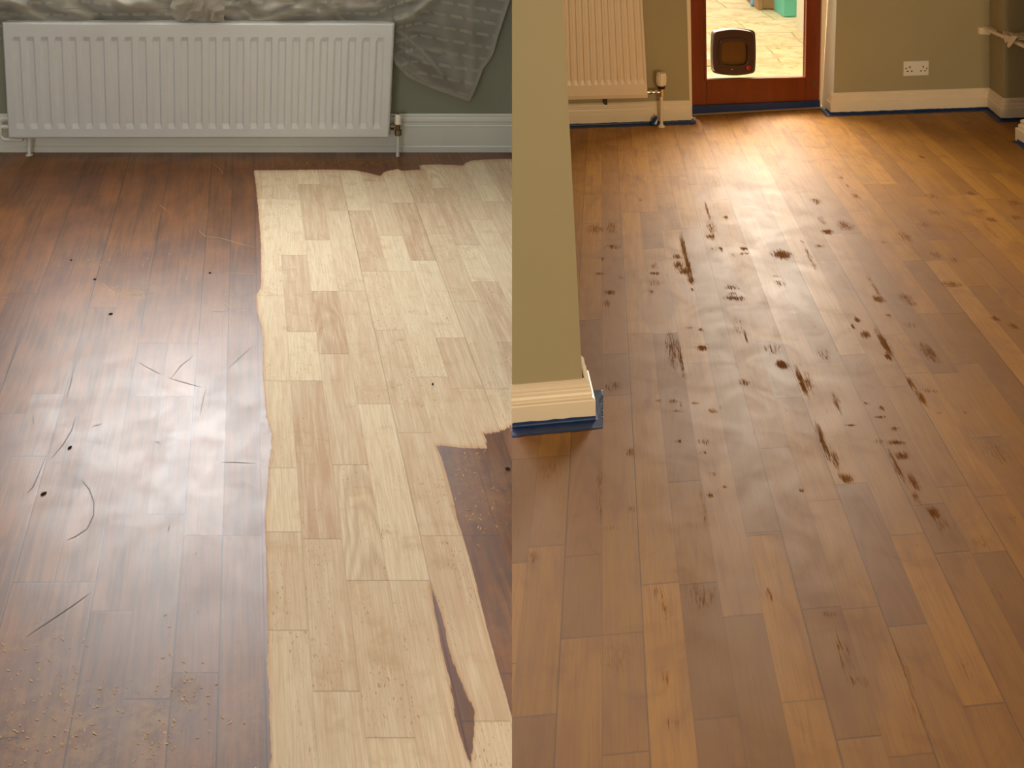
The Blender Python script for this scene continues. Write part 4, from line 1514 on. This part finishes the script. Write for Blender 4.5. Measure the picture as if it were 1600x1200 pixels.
# ------------------------------------------------------------------ double socket
sock_c = PR.hit(1432, 107)
sk = thing('wall_socket', 'white double wall socket on the olive wall right of the door', 'socket', sock_c)
mb = MB()
mb.slab([(1412.5, 96), (1451.5, 94.8), (1451.0, 117.5), (1412.0, 119)], PR, 0.009, 0.0)
mb.build('face_plate', M['white_plastic'], sk, bevel=0.002)
def hole(cx, cy, w, h):
    MB().slab([(cx - w, cy - h), (cx + w, cy - h), (cx + w, cy + h), (cx - w, cy + h)], PR, 0.0096, 0.005).build('pin_hole', M['black_plastic'], sk)


for ox in (0, 20.8):
    oy = -ox * .03
    hole(1421.8 + ox, 105 + oy, .8, 1.5)
    hole(1418.3 + ox, 111.4 + oy, 1.3, .8)
    hole(1424.6 + ox, 111.2 + oy, 1.3, .8)
for x in (1415.8, 1448.0):
    mb = MB()
    mb.slab([(x - 2, 104.2), (x + 2, 104.1), (x + 2, 109), (x - 2, 109.1)], PR, 0.0115, 0.006)
    sw = mb.build('switch', M['white_plastic'], sk, bevel=.0008)
    mb = MB()
    mb.slab([(x - .9, 106), (x + .9, 106), (x + .9, 108.2), (x - .9, 108.2)], PR, 0.0119, 0.010)
    mb.build('switch_mark', M['black_plastic'] if x < 1430 else M['brass'], sw)

# ------------------------------------------------------------------ shelf and paper in the corner
SZ = 0.452


def shp(x, y):
    return fl(x, y, SZ)


sh = thing('shelf', 'white painted wall shelf in the right corner', 'shelf', shp(1575, 45))
ypb = HOR + (H - SZ) * F / (q0.y - .001)
xcb = 800 + q0.x * F / q0.y
far1 = shp(1557, 37.2)
outl = [shp(1530, 38.3), far1, Vector((q0.x - .004, q0.y + .06, SZ)), Vector((q0.x - .004, q0.y - .003, SZ)), Vector((q0.x + .5, q0.y - .012, SZ)), Vector((q0.x + .5, shp(1600, 70).y - .55, SZ)), shp(1660, 97), shp(1600, 70)]
mb = MB()
mb.prism(outl, Vector((0, 0, -.018)))
mb.build('board', M['cream'], sh, bevel=0.002)
mb = MB()
mb.slab([(1530, 43.5), (1547, 44), (1556, 55), (1530, 53.5)], PR, 0.012, 0.0)
mb.build('batten', M['cream'], sh)
# crumpled sheet on the shelf
V, FS = [], []
n = 26
sheetc = [(1570, 42), (1606, 49), (1600, 66), (1566, 56)]
for j in range(n):
    for i in range(n):
        u, v = i / (n - 1), j / (n - 1)
        x = (sheetc[0][0] * (1 - u) + sheetc[1][0] * u) * (1 - v) + (sheetc[3][0] * (1 - u) + sheetc[2][0] * u) * v
        y = (sheetc[0][1] * (1 - u) + sheetc[1][1] * u) * (1 - v) + (sheetc[3][1] * (1 - u) + sheetc[2][1] * u) * v
        p = fl(x, y, SZ)
        z = SZ + .004 + .012 * abs(vnoise(u * 3 + 4, v * 3)) + .014 * max(0, math.sin(u * 5 + v * 2)) * (1 - v * .5)
        V.append(Vector((p.x, p.y, z)))
for j in range(n - 1):
    for i in range(n - 1):
        FS.append((j * n + i, j * n + i + 1, (j + 1) * n + i + 1, (j + 1) * n + i))
mb = MB()
mb.add(V, FS)
# two hanging corners over the front edge


def hang(pts, yy):
    mb.add([PH.hit(x, y, 0.004 + o) for x, y, o in pts], [tuple(range(len(pts)))])


PH = Plane(shp(1530, 38.3).xy, shp(1600, 70).xy)
mb.add([PH.hit(1566, 54, .004), PH.hit(1583, 58, .010), PH.hit(1576, 64, .014), PH.hit(1571, 68, .010), PH.hit(1568, 61, .006)], [(0, 1, 2, 3, 4)])
mb.add([PH.hit(1583, 55, .006), PH.hit(1590, 58, .02), PH.hit(1586, 62, .016), PH.hit(1582, 69, .012), PH.hit(1576, 75, .012), PH.hit(1573, 71, .008), PH.hit(1576, 64, .012)], [(0, 1, 2, 3, 4, 5, 6)])
o = mb.build('paper_sheet', M['paper'])
s_ = o.modifiers.new('t', 'SOLIDIFY')
s_.thickness = .0012
tag(o, 'crumpled cream paper lying on the shelf and hanging over its edge', 'paper')

# ------------------------------------------------------------------ garden behind the door
GZ = -0.05
mb = MB()
mb.box(-1.5, 8.0, 5.78, 14.0, GZ - .1, GZ)
struct(mb.build('ground_patio', M['patio']))
g1, g2 = fl(1245, 41, GZ), fl(1259, 58, GZ)
dirn = (g2 - g1).normalized()
mb = MB()
ge = g2 + dirn * 0.9
mb.prism([g1, ge, ge + Vector((.6, 0, 0)), g1 + Vector((.9, 0, 0))], Vector((0, 0, 0.62)))
struct(mb.build('wall_garden', M['render']))
mb = MB()
c_ = Vector((-.03, 0, 0))
mb.prism([g1 + c_ + Vector((0, 0, .62)), ge + c_ + Vector((0, 0, .62)), ge + Vector((.6, 0, .62)), g1 + Vector((.9, 0, .62))], Vector((0, 0, 0.05)))
struct(mb.build('trim_6', M['ceiling']))
# step at left
mb = MB()
p0, p1 = fl(1100, 104, GZ), fl(1113, 95, GZ)
mb.box(p0.x - 1.2, p0.x + .065, p0.y, p0.y + .55, GZ, GZ + .05)
struct(mb.build('ground_step', M['render'], bevel=.006))
# teal crate
tc = fl(1234, 27, GZ)
tt = thing('storage_tub', 'teal plastic storage tub standing on the patio', 'tub', tc)
mb = MB()
s = F / tc.y
w = 11.5 / s
mb.add([tc + Vector((-w * .9, 0, 0)), tc + Vector((w * .95, 0, 0)), tc + Vector((w, .3, 0)), tc + Vector((-w * .85, .3, 0)),
        tc + Vector((-w * 1.1, -.02, .42)), tc + Vector((w * 1.05, -.02, .42)), tc + Vector((w * 1.1, .32, .42)), tc + Vector((-w, .32, .42))],
       [(0, 1, 2, 3), (7, 6, 5, 4), (0, 4, 5, 1), (1, 5, 6, 2), (2, 6, 7, 3), (3, 7, 4, 0)])
mb.build('body', M['teal'], tt, bevel=.012)
mb = MB()
mb.box(tc.x - w * 1.12, tc.x + w * 1.15, tc.y - .035, tc.y + .33, .375, .40)
mb.build('rim', M['teal'], tt, bevel=.006)
mb = MB()
mb.box(tc.x - w * .65, tc.x - w * .2, tc.y - .026, tc.y - .012, .10, .20)
lb_ = mb.build('sticker', M['paper'], tt)
# wooden planter
pc_ = fl(1204, 15.5, GZ)
s = F / pc_.y
pl = thing('wooden_planter', 'weathered low wooden planter at the back of the patio', 'planter', pc_)
for k in range(3):
    mb = MB()
    mb.box(pc_.x - 16 / s, pc_.x + 7 / s, pc_.y, pc_.y + .03, GZ + .012 + k * .12, GZ + .12 + k * .12)
    mb.build('board', M['fence'], pl, bevel=.004)
for dx in (-16.5, 7.5):
    mb = MB()
    mb.box(pc_.x + dx / s - .02, pc_.x + dx / s + .02, pc_.y - .015, pc_.y + .4, GZ, GZ + .40)
    mb.build('post', M['fence'], pl, bevel=.004)
# small blue toy
bc = fl(1176.5, 10, GZ)
mb = MB()
R_ = 5.0 * bc.y / F
seg = 16
path, rad_ = [], []
for k in range(11):
    a = math.pi * k / 10
    path.append(bc + Vector((0, 0, R_ - R_ * math.cos(a) * .98)))
    rad_.append(max(.0005, R_ * math.sin(a)))
mb.tube(path, rad_, 20)
tag(mb.build('ball', M['blueb'], smooth=True), 'small blue ball on the patio left of the planter', 'ball')
# boundary fence
mb = MB()
for k in range(38):
    x = -1.4 + k * .25
    mb.box(x, x + .235, 12.6 + .012 * (k % 2), 12.63 + .012 * (k % 2), GZ, 1.7)
tag(mb.build('garden_fence', M['fence']), 'tall timber fence closing the garden', 'fence')

# origin_xyz was only a building aid
for o in bpy.data.objects:
    if 'origin_xyz' in o:
        del o['origin_xyz']
